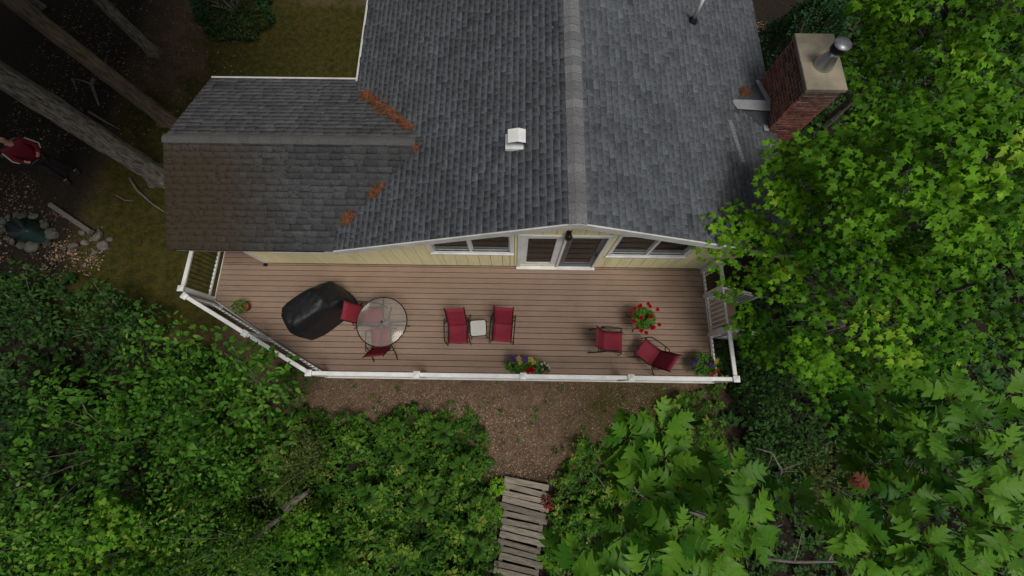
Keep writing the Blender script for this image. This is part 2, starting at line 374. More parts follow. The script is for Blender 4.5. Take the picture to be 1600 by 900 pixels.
def frames(n, az, pitch, roll, size):
    """leaf matrices: azimuth of the tip, pitch above horizontal, roll round the midrib"""
    ca, sa, cp, sp = np.cos(az), np.sin(az), np.cos(pitch), np.sin(pitch)
    Y = np.stack([ca*cp, sa*cp, sp], 1)
    X0 = np.stack([sa, -ca, np.zeros(n)], 1)
    Z0 = np.cross(X0, Y)
    cr, sr = np.cos(roll)[:, None], np.sin(roll)[:, None]
    X = X0*cr + Z0*sr; Z = Z0*cr - X0*sr
    return np.stack([X, Y, Z], 2) * np.asarray(size).reshape(-1, 1, 1)
def leaves(T, mats, pos, tone):
    if isinstance(T, list):
        sel = np.arange(len(pos)) % len(T); Vs, Fs, Ts, o = [], [], [], 0
        for i, t in enumerate(T):
            k = sel == i
            if not k.any(): continue
            v, f, q = leaves(t, mats[k], pos[k], tone[k]); Vs.append(v); Fs.append(f + o); Ts.append(q); o += len(v)
        return np.concatenate(Vs), np.concatenate(Fs), np.concatenate(Ts)
    V, F = T; n = len(pos)
    VV = np.einsum('nij,vj->nvi', mats, V) + pos[:, None, :]
    FF = F[None] + (np.arange(n) * len(V))[:, None, None]
    return VV.reshape(-1, 3), FF.reshape(-1, F.shape[1]), np.repeat(tone, len(V))
def leaf_obj(name, T, mats, pos, tone, m, parent=None):
    V, F, t = leaves(T, mats, pos, tone)
    return newobj(name, npmesh(name, V, F, m, t), parent)
_lv = {}
def leaf_parts(T, mats, pos, tone, m, parent, key, name='leaf'):
    """one object per leaf, sharing eight tone variants of the mesh"""
    TT = T if isinstance(T, list) else [T]
    for i in range(len(pos)):
        q = min(7, int(np.clip(tone[i], 0, .999) * 8)); T = TT[i % len(TT)]; k = (key, q, i % len(TT))
        if k not in _lv: _lv[k] = npmesh(name, T[0], T[1], m, np.full(len(T[0]), (q + .5) / 8))
        o = bpy.data.objects.new(name, _lv[k]); COL.objects.link(o)
        mm = np.eye(4); mm[:3, :3] = mats[i]; mm[:3, 3] = pos[i]
        o.parent = parent; o.matrix_basis = Matrix(mm.tolist())

def in_poly(x, y, poly):
    c = np.zeros(x.shape, bool); n = len(poly); j = n - 1
    for i in range(n):
        xi, yi = poly[i]; xj, yj = poly[j]
        c ^= ((yi > y) != (yj > y)) & (x < (xj-xi)*(y-yi)/((yj-yi) or 1e-9) + xi); j = i
    return c
def vnoise(x, y, s, seed=0):
    r = np.random.default_rng(seed); ph = r.uniform(0, 6.28, (6, 2)); k = r.normal(0, 1, (6, 2)) / s
    return sum(np.sin(k[i, 0]*x*2.2 + k[i, 1]*y*2.2 + ph[i, 0]) for i in range(6)) / 6

# ---------------------------------------------------------------- ground
def gz(x, y):
    x = np.asarray(x, float); y = np.asarray(y, float)
    rise = .55 * np.clip((-x - 8.5) / 4, 0, 1) ** 1.5
    return rise + .05 * vnoise(x, y, 1.6, 5)
BED0 = [(-20, 2.6), (-12.6, 2.6), (-10.3, 1.9), (-8.0, .2), (-6.2, -.8), (-4.6, -.9), (-1.9, -.8), (-1.0, -1.5), (-.7, -3), (-.7, -8), (-20, -8)]
def build_ground():
    xs = np.concatenate([np.linspace(-70, -18, 14)[:-1], np.linspace(-18, 18, 181), np.linspace(18, 70, 14)[1:]])
    ys = np.concatenate([np.linspace(-60, -10, 12)[:-1], np.linspace(-10, 20, 151), np.linspace(20, 80, 14)[1:]])
    X, Y = np.meshgrid(xs, ys); V = np.stack([X.ravel(), Y.ravel(), gz(X, Y).ravel()], 1)
    nx, ny = len(xs), len(ys); i = np.arange((ny-1)*(nx-1)); r, c = i // (nx-1), i % (nx-1); a = r*nx + c
    F = np.stack([a, a+1, a+1+nx, a+nx], 1)
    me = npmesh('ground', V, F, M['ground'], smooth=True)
    x, y = V[:, 0], V[:, 1]
    lawn = np.zeros(len(V))
    def soft(x0, x1, y0, y1, w_):
        f = lambda v, a_, b_: np.clip((v - a_)/w_ + .5, 0, 1)*np.clip((b_ - v)/w_ + .5, 0, 1)
        return f(x + .5*vnoise(x, y, .8, 61), x0, x1)*f(y + .5*vnoise(y, x, .8, 62), y0, y1)
    lawn += .85*soft(-12.6, -7.9, 1.2, 9.5, 1.4)
    lawn = np.maximum(lawn, .8*soft(-11, -3.5, 7.5, 14, 1.4))
    lawn += .6*soft(1.6, 4.8, -2.2, .9, 1.6)
    lawn += .3*soft(6, 9, 8, 30, 1.)
    a = me.attributes.new('lawn', 'FLOAT', 'POINT'); a.data.foreach_set('value', lawn.astype(np.float32))
    wo = np.clip(np.maximum((-x - 11.5)/1.5, np.maximum((x - 5.3)/.8, (-1.6 - y)/.8)), 0, 1); wo[(y > 7.6) & (x < 8.6) & (x > 4)] = 0; wo = np.maximum(wo, in_poly(x, y, BED0).astype(float))  # where canopy and plant shade is painted into the soil colour
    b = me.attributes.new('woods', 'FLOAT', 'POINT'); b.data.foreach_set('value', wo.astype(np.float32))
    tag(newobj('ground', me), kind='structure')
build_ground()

# ---------------------------------------------------------------- house
RX, RZ, SL = 1.15, D + 3.72, .318          # main ridge x, ridge height, pitch
EL, ER, YF, YB = -3.95, 6.22, 3.0, 13.5
AY, AZ, AS = 5.36, D + 2.72, .333          # annex ridge
AYS, AYN, AX = 3.05, 7.67, -7.75
WY = 3.4
zmain = lambda x: RZ - SL * abs(x - RX)
zann = lambda y: AZ - AS * abs(y - AY)
house = thing('house', 'yellow house with grey shingle gable roof and red brick chimney behind the deck', 'house', (1.0, 6.0, 0))
house_inv = Matrix.Translation((-1.0, -6.0, 0))
class HouseMB(MB):
    def build(s, name, m, parent=None, **k):
        if parent is None or parent is house:
            o = newobj(name, s.mesh(name, m), house); o.matrix_basis = house_inv
        else:
            o = newobj(name, s.mesh(name, m), parent)   # parent part already carries the offset
        return o
H = HouseMB

# walls: cores with real openings
OPEN = [(-6.0, -4.55, D+1.08, D+1.62), (-1.95, -.10, D+1.12, D+2.15), (.16, 2.10, D+.03, D+2.13), (2.38, 4.16, D+1.05, D+2.22)]
def roofline(x):
    return (zann(WY) if x < -4.2 else zmain(x)) - .16
wb = H()
xs = sorted({-6.76, -4.2, RX, 5.1} | {v for o in OPEN for v in o[:2]})
for x0, x1 in zip(xs[:-1], xs[1:]):
    seg = [(0.0, None)]
    op = [o for o in OPEN if o[0] <= x0 + 1e-6 and o[1] >= x1 - 1e-6]
    tops = (roofline(x0 + 1e-3), roofline(x1 - 1e-3))
    def blk(za, zb0, zb1):
        y0, y1 = WY + .012, WY + .14
        wb.add([(x0, y0, za), (x1, y0, za), (x1, y1, za), (x0, y1, za), (x0, y0, zb0), (x1, y0, zb1), (x1, y1, zb1), (x0, y1, zb0)],
               [(3, 2, 1, 0), (4, 5, 6, 7), (0, 1, 5, 4), (1, 2, 6, 5), (2, 3, 7, 6), (3, 0, 4, 7)])
    if op:
        blk(0, op[0][2], op[0][2]); blk(op[0][3], *tops)
    else: blk(0, *tops)
wall_s = wb.build('south_wall', M['interior'])
# siding boards, each its own piece, cut round the openings
def siding(x0, x1, za, ta, tb):
    g = .006
    H().add([(x0+g, WY-.012, za), (x1-g, WY-.012, za), (x1-g, WY+.011, za), (x0+g, WY+.011, za),
              (x0+g, WY-.012, ta), (x1-g, WY-.012, tb), (x1-g, WY+.011, tb), (x0+g, WY+.011, ta)],
             [(3, 2, 1, 0), (4, 5, 6, 7), (0, 1, 5, 4), (1, 2, 6, 5), (2, 3, 7, 6), (3, 0, 4, 7)]).build('siding_board', M['yellow'], wall_s)
x = -6.70
while x < 5.05:
    nx = min(x + .305, 5.05)
    cuts = sorted({x, nx} | {v for o in OPEN for v in o[:2] if x + .03 < v < nx - .03} | ({-4.2} if x < -4.2 < nx else set()) | ({RX} if x < RX < nx else set()))
    for a, b in zip(cuts[:-1], cuts[1:]):
        if b - a < .03: continue
        mid = (a + b) / 2; op = [o for o in OPEN if o[0] < mid < o[1]]
        ta, tb = roofline(a + 1e-3), roofline(b - 1e-3)
        if op:
            if op[0][2] > D + .2: siding(a, b, D + .03, op[0][2], op[0][2])
            siding(a, b, op[0][3], ta, tb)
        else: siding(a, b, D + .03, ta, tb)
    x = nx
# other outside walls, floor inside
ow = H()
ow.box(-6.76, -6.62, WY+.141, 7.2, 0, zann(7.2)-.14)
ow.box(-6.62, -3.6, 7.07, 7.2, 0, zann(7.2)-.14)
ow.box(-3.6, -3.46, 7.2, YB-.4, 0, zmain(-3.5)-.14)
ow.box(5.6, 5.74, WY+.141, YB-.4, 0, zmain(5.7)-.14)
ow.box(5.1, 5.6, WY+.012, WY+.14, 0, zmain(5.6)-.16)
ow.box(-3.46, 5.6, YB-.54, YB-.4, 0, D+2.0)
ow.build('side_walls', M['yellow'])
fl_ = H(); fl_.box(-6.6, 5.6, WY+.15, 7.05, D-.1, D+.01); fl_.box(-3.44, 5.58, 7.06, 12.9, D-.1, D+.01); fl_.build('interior_floor', M['interior'])
H().box(-6.6, 5.6, 6.2, 6.3, D+.01, D+1.9).build('interior_partition', M['interior'])
H().box(-6.80, -6.70, WY-.03, WY+.02, D+.03, zann(WY)-.17).build('corner_board', M['white'])
H().box(5.0, 5.12, WY-.03, WY+.02, D+.03, zmain(5.1)-.17).build('corner_board', M['white'])
H().box(-6.80, -6.72, WY-.11, WY-.035, D+.002, D+.06).build('downspout_foot', M['black'])

def window(x0, x1, z0, z1, mull):
    t = .085
    f = H()
    for a in ((x0-t, x1+t, z1, z1+t), (x0-t, x1+t, z0-t, z0), (x0-t, x0, z0, z1), (x1, x1+t, z0, z1)):
        f.box(a[0], a[1], WY-.035, WY+.05, a[2], a[3])
    wn = f.build('window', M['white'])
    H().box(x0-t-.02, x1+t+.02, WY-.075, WY-.036, z0-t-.002, z0-t+.035).build('sill', M['white'], wn)
    ed = [x0] + mull + [x1]
    for m_ in mull: H().box(m_-.03, m_+.03, WY-.02, WY+.06, z0, z1).build('mullion', M['white'], wn)
    for i, (a, b) in enumerate(zip(ed[:-1], ed[1:])):
        a += .032 if i else .002; b -= .032 if i < len(ed)-2 else .002
        s = H()
        for q in ((a, b, z1-.035, z1), (a, b, z0, z0+.035), (a, a+.03, z0+.035, z1-.035), (b-.03, b, z0+.035, z1-.035)): s.box(q[0], q[1], WY+.02, WY+.05, q[2], q[3])
        s.build('sash', M['whitedull'], wn)
        H().box(a+.03, b-.03, WY+.03, WY+.036, z0+.035, z1-.035).build('pane', M['glass'], wn)
    return wn
window(*OPEN[0], [-5.1])
wl = window(*OPEN[1], [-1.05])
window(*OPEN[3], [3.28])
# pale upright strips behind the glass of the left window
for k in range(7):
    H().box(-.95 + k*.11, -.90 + k*.11, WY+.16, WY+.2, D+1.25, D+1.75 + .08*math.sin(k*2)).build('pale_strip', M['palestrip'], wl)
# double door
x0, x1, z0, z1 = OPEN[2]; xm = 1.16
f = H()
for a in ((x0-.07, x1+.07, z1, z1+.09), (x0-.07, x0, z0, z1), (x1, x1+.07, z0, z1), (xm-.03, xm+.03, z0, z1)): f.box(a[0], a[1], WY-.04, WY+.06, a[2], a[3])
f.box(x0-.09, x1+.09, WY-.10, WY+.06, D+.004, D+.03)
f.build('door_frame', M['white'])
def door(a, b, m, pane_m, st, kick, name):
    d = H()
    for q in ((a, b, z0, z0+kick), (a, b, z1-.14, z1), (a, a+st, z0+kick, z1-.14), (b-st, b, z0+kick, z1-.14)): d.box(q[0], q[1], WY-.005, WY+.035, q[2], q[3])
    o = d.build(name, m)
    return o, (a+st, b-st, z0+kick, z1-.14)
d1, p1 = door(x0+.004, xm-.034, M['white'], None, .16, .26, 'door')
H().box(p1[0], p1[1], WY+.012, WY+.018, p1[2], p1[3]).build('pane', M['glass'], d1)
for k in range(11):
    zz = p1[2] + (p1[3]-p1[2]) * k / 11
    H().box(p1[0]+.003, p1[1]-.003, WY+.024, WY+.034, zz+.004, zz + (p1[3]-p1[2])/11 - .004).build('blind_slat', M['blind'], d1)
H().box(x0+.02, xm-.05, WY-.014, WY-.006, z0+.01, z0+.12).build('kick_plate', M['yellow'], d1)
d2, p2 = door(xm+.034, x1-.004, M['doordark'], None, .13, .20, 'door')
H().box(p2[0], p2[1], WY+.012, WY+.018, p2[2], p2[3]).build('pane', M['glass'], d2)
H().tube([(p2[1]+.06, WY-.006, D+1.0), (p2[1]+.06, WY-.06, D+1.0), (p2[1]+.06, WY-.06, D+1.14), (p2[1]+.06, WY-.006, D+1.14)], .012, 6).build('handle', M['black'], d2)
# wall lantern by the doors
lt = H(); lt.lathe([(.02, D+2.26), (.07, D+2.29), (.085, D+2.38), (.06, D+2.46), (.02, D+2.48)], 12, 1.17, WY-.12); lt.box(1.12, 1.22, WY-.06, WY-.013, D+2.30, D+2.48)
lt.build('wall_lantern', M['black'])

# ---- roofs
def sheathing(name, pts, th, m):
    s = H(); n = len(pts); v = list(pts) + [(p[0], p[1], p[2]-th) for p in pts]
    s.add(v, [tuple(range(n)), tuple(reversed(range(n, 2*n)))] + [(i, n+i, n+(i+1) % n, (i+1) % n) for i in range(n)])
    return s.build(name, m)
vxx = lambda y: RX - (RZ - zann(y)) / SL + .12
mroof = sheathing('main_roof', [(EL, YF, zmain(EL)), (RX, YF, RZ), (RX, YB, RZ), (EL, YB, zmain(EL))], .10, M['underlay'])
sh2 = sheathing('main_roof', [(RX+.001, YF, RZ), (ER, YF, zmain(ER)), (ER, YB, zmain(ER)), (RX+.001, YB, RZ)], .10, M['underlay'])
aroof = sheathing('annex_roof', [(AX, AYS, zann(AYS)), (vxx(AYS), AYS, zann(AYS)), (vxx(AY), AY, AZ), (AX, AY, AZ)], .10, M['underlay'])
sh4 = sheathing('annex_roof', [(AX, AY+.001, AZ), (vxx(AY), AY+.001, AZ), (vxx(AYN), AYN, zann(AYN)), (AX, AYN, zann(AYN))], .10, M['underlay'])
# white rake boards and fascia
def rake(x0, z0_, x1, z1_, y, h=.17):
    H().add([(x0, y-.03, z0_-h), (x1, y-.03, z1_-h), (x1, y, z1_-h), (x0, y, z0_-h), (x0, y-.03, z0_+.012), (x1, y-.03, z1_+.012), (x1, y, z1_+.012), (x0, y, z0_+.012)],
            [(3, 2, 1, 0), (4, 5, 6, 7), (0, 1, 5, 4), (1, 2, 6, 5), (2, 3, 7, 6), (3, 0, 4, 7)]).build('rake_board', M['whitedull'])
rake(EL-.02, zmain(EL-.02), RX, RZ, YF-.001); rake(RX+.001, RZ, ER+.02, zmain(ER+.02), YF-.001)
for xx, sx in ((EL, -1), (ER-.12, 1)):
    zz = zmain(xx) - (.16 if sx > 0 else 0); H().box(min(xx, xx+sx*.05)+.002*sx, max(xx, xx+sx*.05)+.002*sx, (YF if sx > 0 else 7.5), YB, zz-.15, zz+.006).build('fascia', M['whitedull'])
H().box(AX, EL+.3, AYN+.002, AYN+.05, zann(AYN)-.14, zann(AYN)+.008).build('fascia', M['whitedull'])
H().box(AX+.03, EL, AYS+.03, AYS+.06, zann(AYS)-.2, zann(AYS)-.105).build('fascia', M['whitedull'])

def shingle_slope(o, down, along, ldown, lalong, keep=None, expo=.142, seed=1, wmin=.11, wmax=.27, lift=.006):
    """rows of shingle tabs; returns list of (corner, width, length, tone, lift) frames on a sloping plane"""
    r = np.random.default_rng(seed); o = np.array(o); down = np.array(down); along = np.array(along); nrm = np.cross(along, down)
    if nrm[2] < 0: nrm = -nrm
    out = []; nrow = int(ldown / expo)
    for i in range(nrow + 1):
        d1 = min(ldown + .015, (i + 1) * expo); d0 = max(0, d1 - expo - .035); s = -r.uniform(0, .2)
        while s < lalong:
            wd = r.uniform(wmin, wmax); a, b = max(0, s + .002), min(lalong, s + wd - .002); s += wd
            if b - a < .03: continue
            jit = r.choice([0, 0, .0, .012]) ; L_ = lift + r.choice([0, .004]) + r.uniform(0, .002)
            c = o + along * (a + b) / 2 + down * (d1 - expo / 2)
            if keep and not keep(c): continue
            fr_b = (expo - .016) / (d1 - d0) if r.random() < .6 else .96
            P = [o + along*a + down*d0 + nrm*.003, o + along*b + down*d0 + nrm*.003, o + along*b + down*(d1-jit) + nrm*L_, o + along*a + down*(d1-jit) + nrm*L_]
            Q = [p - nrm * t for p, t in zip(P, (.003, .003, L_-.001, L_-.001))]
            tn = float(np.clip(r.normal(.5, .16), -.1, 1.15)); u = 1 - min(.96, fr_b)
            B0, B1 = P[0]*(1-u) + P[3]*u, P[1]*(1-u) + P[2]*u
            out.append((np.array([P[0], P[1], B1, B0, B0, B1, P[2], P[3]] + Q), tn, float(np.linalg.norm(c - CAM))))
    return out
SF = np.array([(0, 1, 2, 3), (4, 5, 6, 7), (6, 10, 11, 7), (1, 9, 10, 6), (0, 7, 11, 8), (9, 8, 11, 10)])
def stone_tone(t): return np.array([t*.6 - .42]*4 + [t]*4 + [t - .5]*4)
cs, sn = 1/math.hypot(1, SL), SL/math.hypot(1, SL); ca_, sa_ = 1/math.hypot(1, AS), AS/math.hypot(1, AS)
inann = lambda c: not (c[0] < -1.2 and AYS < c[1] < AYN and c[2] < zann(c[1]) - .03)
YL = 11.2
setL = shingle_slope((RX, YF-.015, RZ), (-cs, 0, -sn), (0, 1, 0), (RX-EL)/cs, YL-YF, inann, seed=3)
setR = shingle_slope((RX, YF-.015, RZ), (cs, 0, -sn), (0, 1, 0), (ER-RX)/cs, YL-YF, seed=4)
abovem = lambda c: c[0] < EL + .05 or c[2] > zmain(c[0]) - .012
setS = shingle_slope((AX-.01, AY, AZ), (0, -ca_, -sa_), (1, 0, 0), (AY-AYS)/ca_, 6.6, abovem, seed=5, wmin=.18, wmax=.33, lift=.014)
setN = shingle_slope((AX-.01, AY, AZ), (0, ca_, -sa_), (1, 0, 0), (AYN-AY)/ca_, 6.6, abovem, seed=6, wmin=.2, wmax=.33, lift=.003)
allsh = [(s, mroof, M['shingle']) for s in setL] + [(s, sh2, M['shingle']) for s in setR] + [(s, aroof, M['stained']) for s in setS] + [(s, sh4, M['oldshingle']) for s in setN]
order = sorted(range(len(allsh)), key=lambda i: allsh[i][0][2]); single = set(order[:300])
for par in (mroof, sh2, aroof, sh4):
    grp = [(s, i) for i, (s, p, _) in enumerate(allsh) if p is par]
    mm = next(m_ for _, p, m_ in allsh if p is par)
    rest = [s for s, i in grp if i not in single]
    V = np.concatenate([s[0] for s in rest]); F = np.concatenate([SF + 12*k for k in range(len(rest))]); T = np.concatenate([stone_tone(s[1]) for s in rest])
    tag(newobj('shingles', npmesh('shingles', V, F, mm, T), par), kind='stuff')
    for s, i in grp:
        if i in single:
            c = s[0].mean(0)
            o = newobj('shingle', npmesh('shingle', s[0] - c, SF, mm, stone_tone(s[1])), par, c)
# ridge caps, one piece each
def ridgecap(a, b, wdt, m, par, axis, z, sl, step):
    n = int((b - a) / step)
    for k in range(n):
        p = a + k * step; l = step + .05; h0, h1 = .034, .022; ww = wdt * random.uniform(.97, 1.03)
        pts = []
        for q, h in ((p, h0), (p + l, h1)):
            for u in (-ww, -.03, .03, ww): pts.append((u, q, z - sl*abs(u) + h + (.006 if abs(u) < .05 else 0)))
            for u in (-ww, ww): pts.append((u, q, z - sl*abs(u) + .004))
        if axis == 'y': V = [(RX + u, q, zz) for u, q, zz in pts]
        else: V = [(q, AY + u, zz) for u, q, zz in pts]
        F = [(0, 1, 7, 6), (1, 2, 8, 7), (2, 3, 9, 8), (0, 4, 5, 3, 2, 1), (0, 6, 10, 4), (3, 5, 11, 9), (6, 7, 8, 9, 11, 10)]
        H().add(V, F).build('ridge_cap', m, par)
ridgecap(YF-.02, 10.6, .17, M['ridgecap'], mroof, 'y', RZ, SL, .205)
M['oldcap'] = mat('old_ridge_shingle', (.082, .083, .080), .92, .3, 40, .4, 200, objrand=.08)
ridgecap(AX-.02, -2.25, .11, M['oldcap'], aroof, 'x', AZ, AS, .24)

# roof vent box
def vent(x, y):
    z = zmain(x); b = H()
    b.box(x-.22, x+.20, y-.17, y+.17, z-.02, z+.05)
    v = b.build('roof_vent', M['white'])
    h = H(); zt = z + .26
    h.add([(x-.17, y-.15, zt-.04), (x+.03, y-.15, zt+.01), (x+.18, y-.15, zt-.03), (x-.17, y+.16, zt-.04), (x+.03, y+.16, zt+.01), (x+.18, y+.16, zt-.03),
           (x-.17, y+.16, z), (x+.18, y+.16, z), (x-.17, y-.02, z), (x+.18, y-.02, z)],
          [(0, 1, 4, 3), (1, 2, 5, 4), (3, 4, 5, 7, 6), (0, 3, 6, 8), (2, 9, 7, 5)])
    h.build('hood', M['white'], v)
    g = H()
    for k in range(9): g.box(x-.16 + k*.04, x-.145 + k*.04, y-.035, y-.025, z+.05, zt-.05)
    g.box(x-.165, x+.175, y+.02, y+.03, z+.04, zt-.05); g.build('grille', M['black'], v)
vent(.02, 4.88)
px_, py_ = 4.22, 8.75; zz = zmain(px_)
pb = H(); pb.lathe([(.12, zz-.03), (.11, zz+.04), (.06, zz+.10), (.055, zz+.12)], 14, px_, py_); vp = pb.build('pipe_boot', M['black'])
H().lathe([(.045, zz+.05), (.045, zz+.75)], 12, px_, py_).build('vent_pipe', M['white'], vp)

# chimney
CX0, CX1, CY0, CY1, CZ = 5.95, 6.72, 6.12, 7.50, D + 3.47
cb = H(); cb.box(CX0+.008, CX1-.008, CY0+.008, CY1-.008, 0, CZ); chim = cb.build('chimney', M['mortar'])
BW, BH, BD, MJ = .21, .068, .10, .017
def bricks(face, z0, store):
    k = 0; z = z0
    while z + BH < CZ - .002:
        a0, a1 = (CY0, CY1) if face in 'WE' else (CX0, CX1)
        t = a0 + .001 - (BW/2 if k % 2 else 0)
        while t < a1:
            a, b = max(t, a0), min(t + BW - MJ, a1); t += BW
            if b - a < .03: continue
            j = random.uniform(-.004, .004)
            if face == 'W': q = (CX0+j, CX0+.05, a, b)
            elif face == 'E': q = (CX1-.05, CX1+j, a, b)
            elif face == 'S': q = (a, b, CY0+j, CY0+.05)
            else: q = (a, b, CY1-.05, CY1+j)
            if face in 'SN': q = (max(q[0], CX0+.052), min(q[1], CX1-.052), q[2], q[3])
            if q[1] - q[0] > .02: store((*q, z, z + BH))
        z += BH + MJ; k += 1
for fc in 'WS':
    bricks(fc, D + 1.75 if fc == 'W' else D + 1.2, lambda q: H().box(*q).build('brick', M['brickdark' if q[4] > CZ - random.uniform(.35, .5) else 'brick'], chim))
oth = H(); [bricks(fc, D + .02, lambda q: oth.box(*q)) for fc in 'NE']; tag(oth.build('bricks', M['brick'], chim), kind='stuff')
cp = H(); cp.box(CX0-.03, CX1+.04, CY0-.03, 6.80, CZ+.001, CZ+.085, .012); cp.box(CX0-.03, CX1+.04, 6.808, CY1+.03, CZ+.001, CZ+.08, .012)
cp.build('chimney_cap', M['concrete'], chim)
fx, fy, fz = 6.36, 6.70, CZ + .085
fl = H(); fl.lathe([(.21, fz-.01), (.20, fz+.03), (.12, fz+.26), (.115, fz+.36)], 24, fx, fy); fl.build('flue_pipe', M['steel'], chim)
fc_ = H(); fc_.lathe([(.105, fz+.34), (.15, fz+.37), (.15, fz+.50)], 20, fx, fy); fc_.build('flue_cap', M['black'], chim); fd = H(); fd.lathe([(.17, fz+.502), (.17, fz+.52), (.03, fz+.545)], 24, fx, fy); fd.build('flue_lid', M['steeldark'], chim)
# cricket saddle and flashing against the chimney
yr = 6.72; xa = 5.10; zr = zmain(xa)
ck = H()
ck.add([(xa, yr, zr+.01), (CX0-.002, yr, zr+.012), (CX0-.002, CY0-.02, zmain(CX0)+.02), (CX0-.002, CY1+.02, zmain(CX0)+.02), (CX0-.002, yr, zmain(CX0)-.05)],
       [(0, 2, 1), (0, 1, 3), (0, 3, 4), (0, 4, 2), (1, 2, 4), (1, 4, 3)])
ck.build('chimney_cricket', M['shingle'])
H().add([(xa-.05, yr-.02, zr+.022), (xa+.06, yr-.22, zr+.004), (CX0-.01, yr-.24, zr-.03), (CX0-.01, yr, zr+.03), (xa+.02, yr+.02, zr+.028)],
        [(0, 1, 2, 3, 4)]).build('cricket_flashing', M['flashing'])
H().box(CX0-.11, CX0-.004, CY0-.05, yr-.02, zmain(CX0-.1)+.02, zmain(CX0)+.075).build('step_flashing', M['flashing'])
H().beam((CX0-.06, yr, zr+.03), (CX0-.06, CY1, zmain(CX0)+.06), .11, .03).build('step_flashing', M['flashing'])
fs_ = H()
for k in range(14):
    xq = 4.84 + .03*k*.5; yq = 6.05 - k*.075
    fs_.box(xq, xq+.085, yq, yq+.068, zmain(xq)+.006, zmain(xq)+.016)
fs_.build('flashing_strip', M['ridgecap'])

# pine needles drifted in the roof valleys
def drift(pts, width, n, label):
    pts = np.array(pts); seg = rng.integers(0, len(pts)-1, n); u = rng.random(n)[:, None]
    p = pts[seg]*(1-u) + pts[seg+1]*u
    ww = np.interp(seg + u[:, 0], np.arange(len(pts)), width)
    q_ = seg + u[:, 0]; ww = ww * (.35 + 1.1*np.abs(np.sin(q_*5.3 + 1)) * (.6 + .4*np.sin(q_*13))); off = rng.normal(0, 1, (n, 2)) * ww[:, None] * .5 + .5*ww[:, None]*np.stack([np.sin(q_*7), np.cos(q_*9)], 1)
    x, y = p[:, 0] + off[:, 0], p[:, 1] + off[:, 1]
    inside = (y > AYS) & (y < AYN)
    z = np.maximum(RZ - SL*np.abs(x-RX), np.where(inside, AZ - AS*np.abs(y-AY), -9)) + .03 + rng.random(n)*.05*np.exp(-(off**2).sum(1)/(ww**2+1e-6))
    T = (np.array([(-.05, 0, 0), (.05, 0, 0), (.02, 1, .05), (-.02, 1, .05)]), np.array([(0, 1, 2), (0, 2, 3)]))
    fr = frames(n, rng.uniform(0, 6.28, n), rng.normal(0, .25, n), rng.normal(0, .6, n), rng.uniform(.06, .13, n))
    o = leaf_obj('pine_needle_litter', T, fr, np.stack([x, y, z], 1), rng.random(n), M['needles'])
    tag(o, label, 'pine needles', kind='stuff')
vx = lambda y: RX - (RZ - zann(y)) / SL      # valley line
drift([(vx(y) + .03, y, 0) for y in (5.72, 5.95, 6.25, 6.55, 6.85, 7.0)], [.02, .06, .10, .15, .17, .08], 1500, 'orange pine needles heaped in the upper roof valley')
drift([(vx(y) + .07, y, 0) for y in (4.36, 4.26, 4.16)], [.06, .09, .04], 260, 'orange pine needle clump halfway down the lower roof valley')
drift([(vx(y) + .02, y, 0) for y in (3.80, 3.71, 3.64)], [.06, .09, .05], 280, 'orange pine needle clump at the foot of the lower roof valley')
drift([(vx(y), y, 0) for y in (5.25, 5.15)], [.06, .03], 60, 'few orange needles below the annex ridge end')
drift([(5.35, 6.98, 0), (5.55, 7.05, 0)], [.10, .10], 350, 'small orange needle patch beside the chimney saddle')

def specks(name, x, y, z, label, m, size, seed, tone):
    r = np.random.default_rng(seed); n = len(x)
    o = leaf_obj(name, LEAFLET, frames(n, r.uniform(0, 6.28, n), r.normal(0, .1, n), r.normal(0, .3, n), r.uniform(*size, n)), np.stack([x, y, z], 1), r.uniform(*tone, n), M[m]); tag(o, label, 'litter', kind='stuff')
x = rng.uniform(EL+.1, ER-.1, 420); y = rng.uniform(YF+.1, 10, 420)
z = np.maximum(RZ - SL*np.abs(x-RX), np.where((y > AYS) & (y < AYN) & (x < -2), AZ - AS*np.abs(y-AY), -9)) + .022
specks('leaf_specks', x, y, z, 'tiny dry leaves and needles scattered over the grey roof', 'chips', (.02, .06), 77, (0, .35))
x = rng.uniform(AX+.1, -3.5, 500)**1; x = AX + (x - AX)*rng.random(500); y = rng.uniform(AYS+.05, AY-.1, 500)
specks('moss_specks', x, y, AZ - AS*np.abs(y-AY) + .02, 'dark moss crumbs on the mossy left part of the annex roof', 'soil', (.03, .08), 78, (0, 1))
# ---------------------------------------------------------------- deck
deck = thing('deck', 'long brown plank deck with white railing and black balusters in front of house', 'deck', (0, 0, 0))
DL, DR, DF = -7.96, 5.12, .42
def left_edge(y): return DL if y >= 2.35 else DL + (2.35 - y) / (2.35 - DF) * (-4.70 - DL)
PIT, GAP = .1475, .013
y = DF - .03; row = 0
while y < 5.6:
    y1 = y + PIT - GAP; xr = DR if y1 < WY - .012 else -6.82
    if y1 >= WY - .012 and y < WY - .012: xr = DR; y1 = min(y1, WY - .014)
    zt = D - random.uniform(0, .0015)
    l0, l1 = left_edge(y), left_edge(y1)
    b = MB(); vs = [(l0, y, D-.028), (xr, y, D-.028), (xr, y1, D-.028), (l1, y1, D-.028), (l0, y, zt-.003), (xr, y, zt-.003), (xr, y1, zt-.003), (l1, y1, zt-.003),
                    (l0, y+.003, zt), (xr, y+.003, zt), (xr, y1-.003, zt), (l1, y1-.003, zt)]
    b.add(vs, [(3, 2, 1, 0), (8, 9, 10, 11)] + [(k+i, k+(i+1) % 4, k+4+(i+1) % 4, k+4+i) for k in (0, 4) for i in range(4)])
    b.build('deck_board', M['deck'], deck); y = y1 + GAP
x = rng.uniform(-7, 5, 70); y = rng.uniform(.6, 3.3, 70); k_ = x > -6.5 + (2.3-y)*1.7; x, y = x[k_], y[k_]
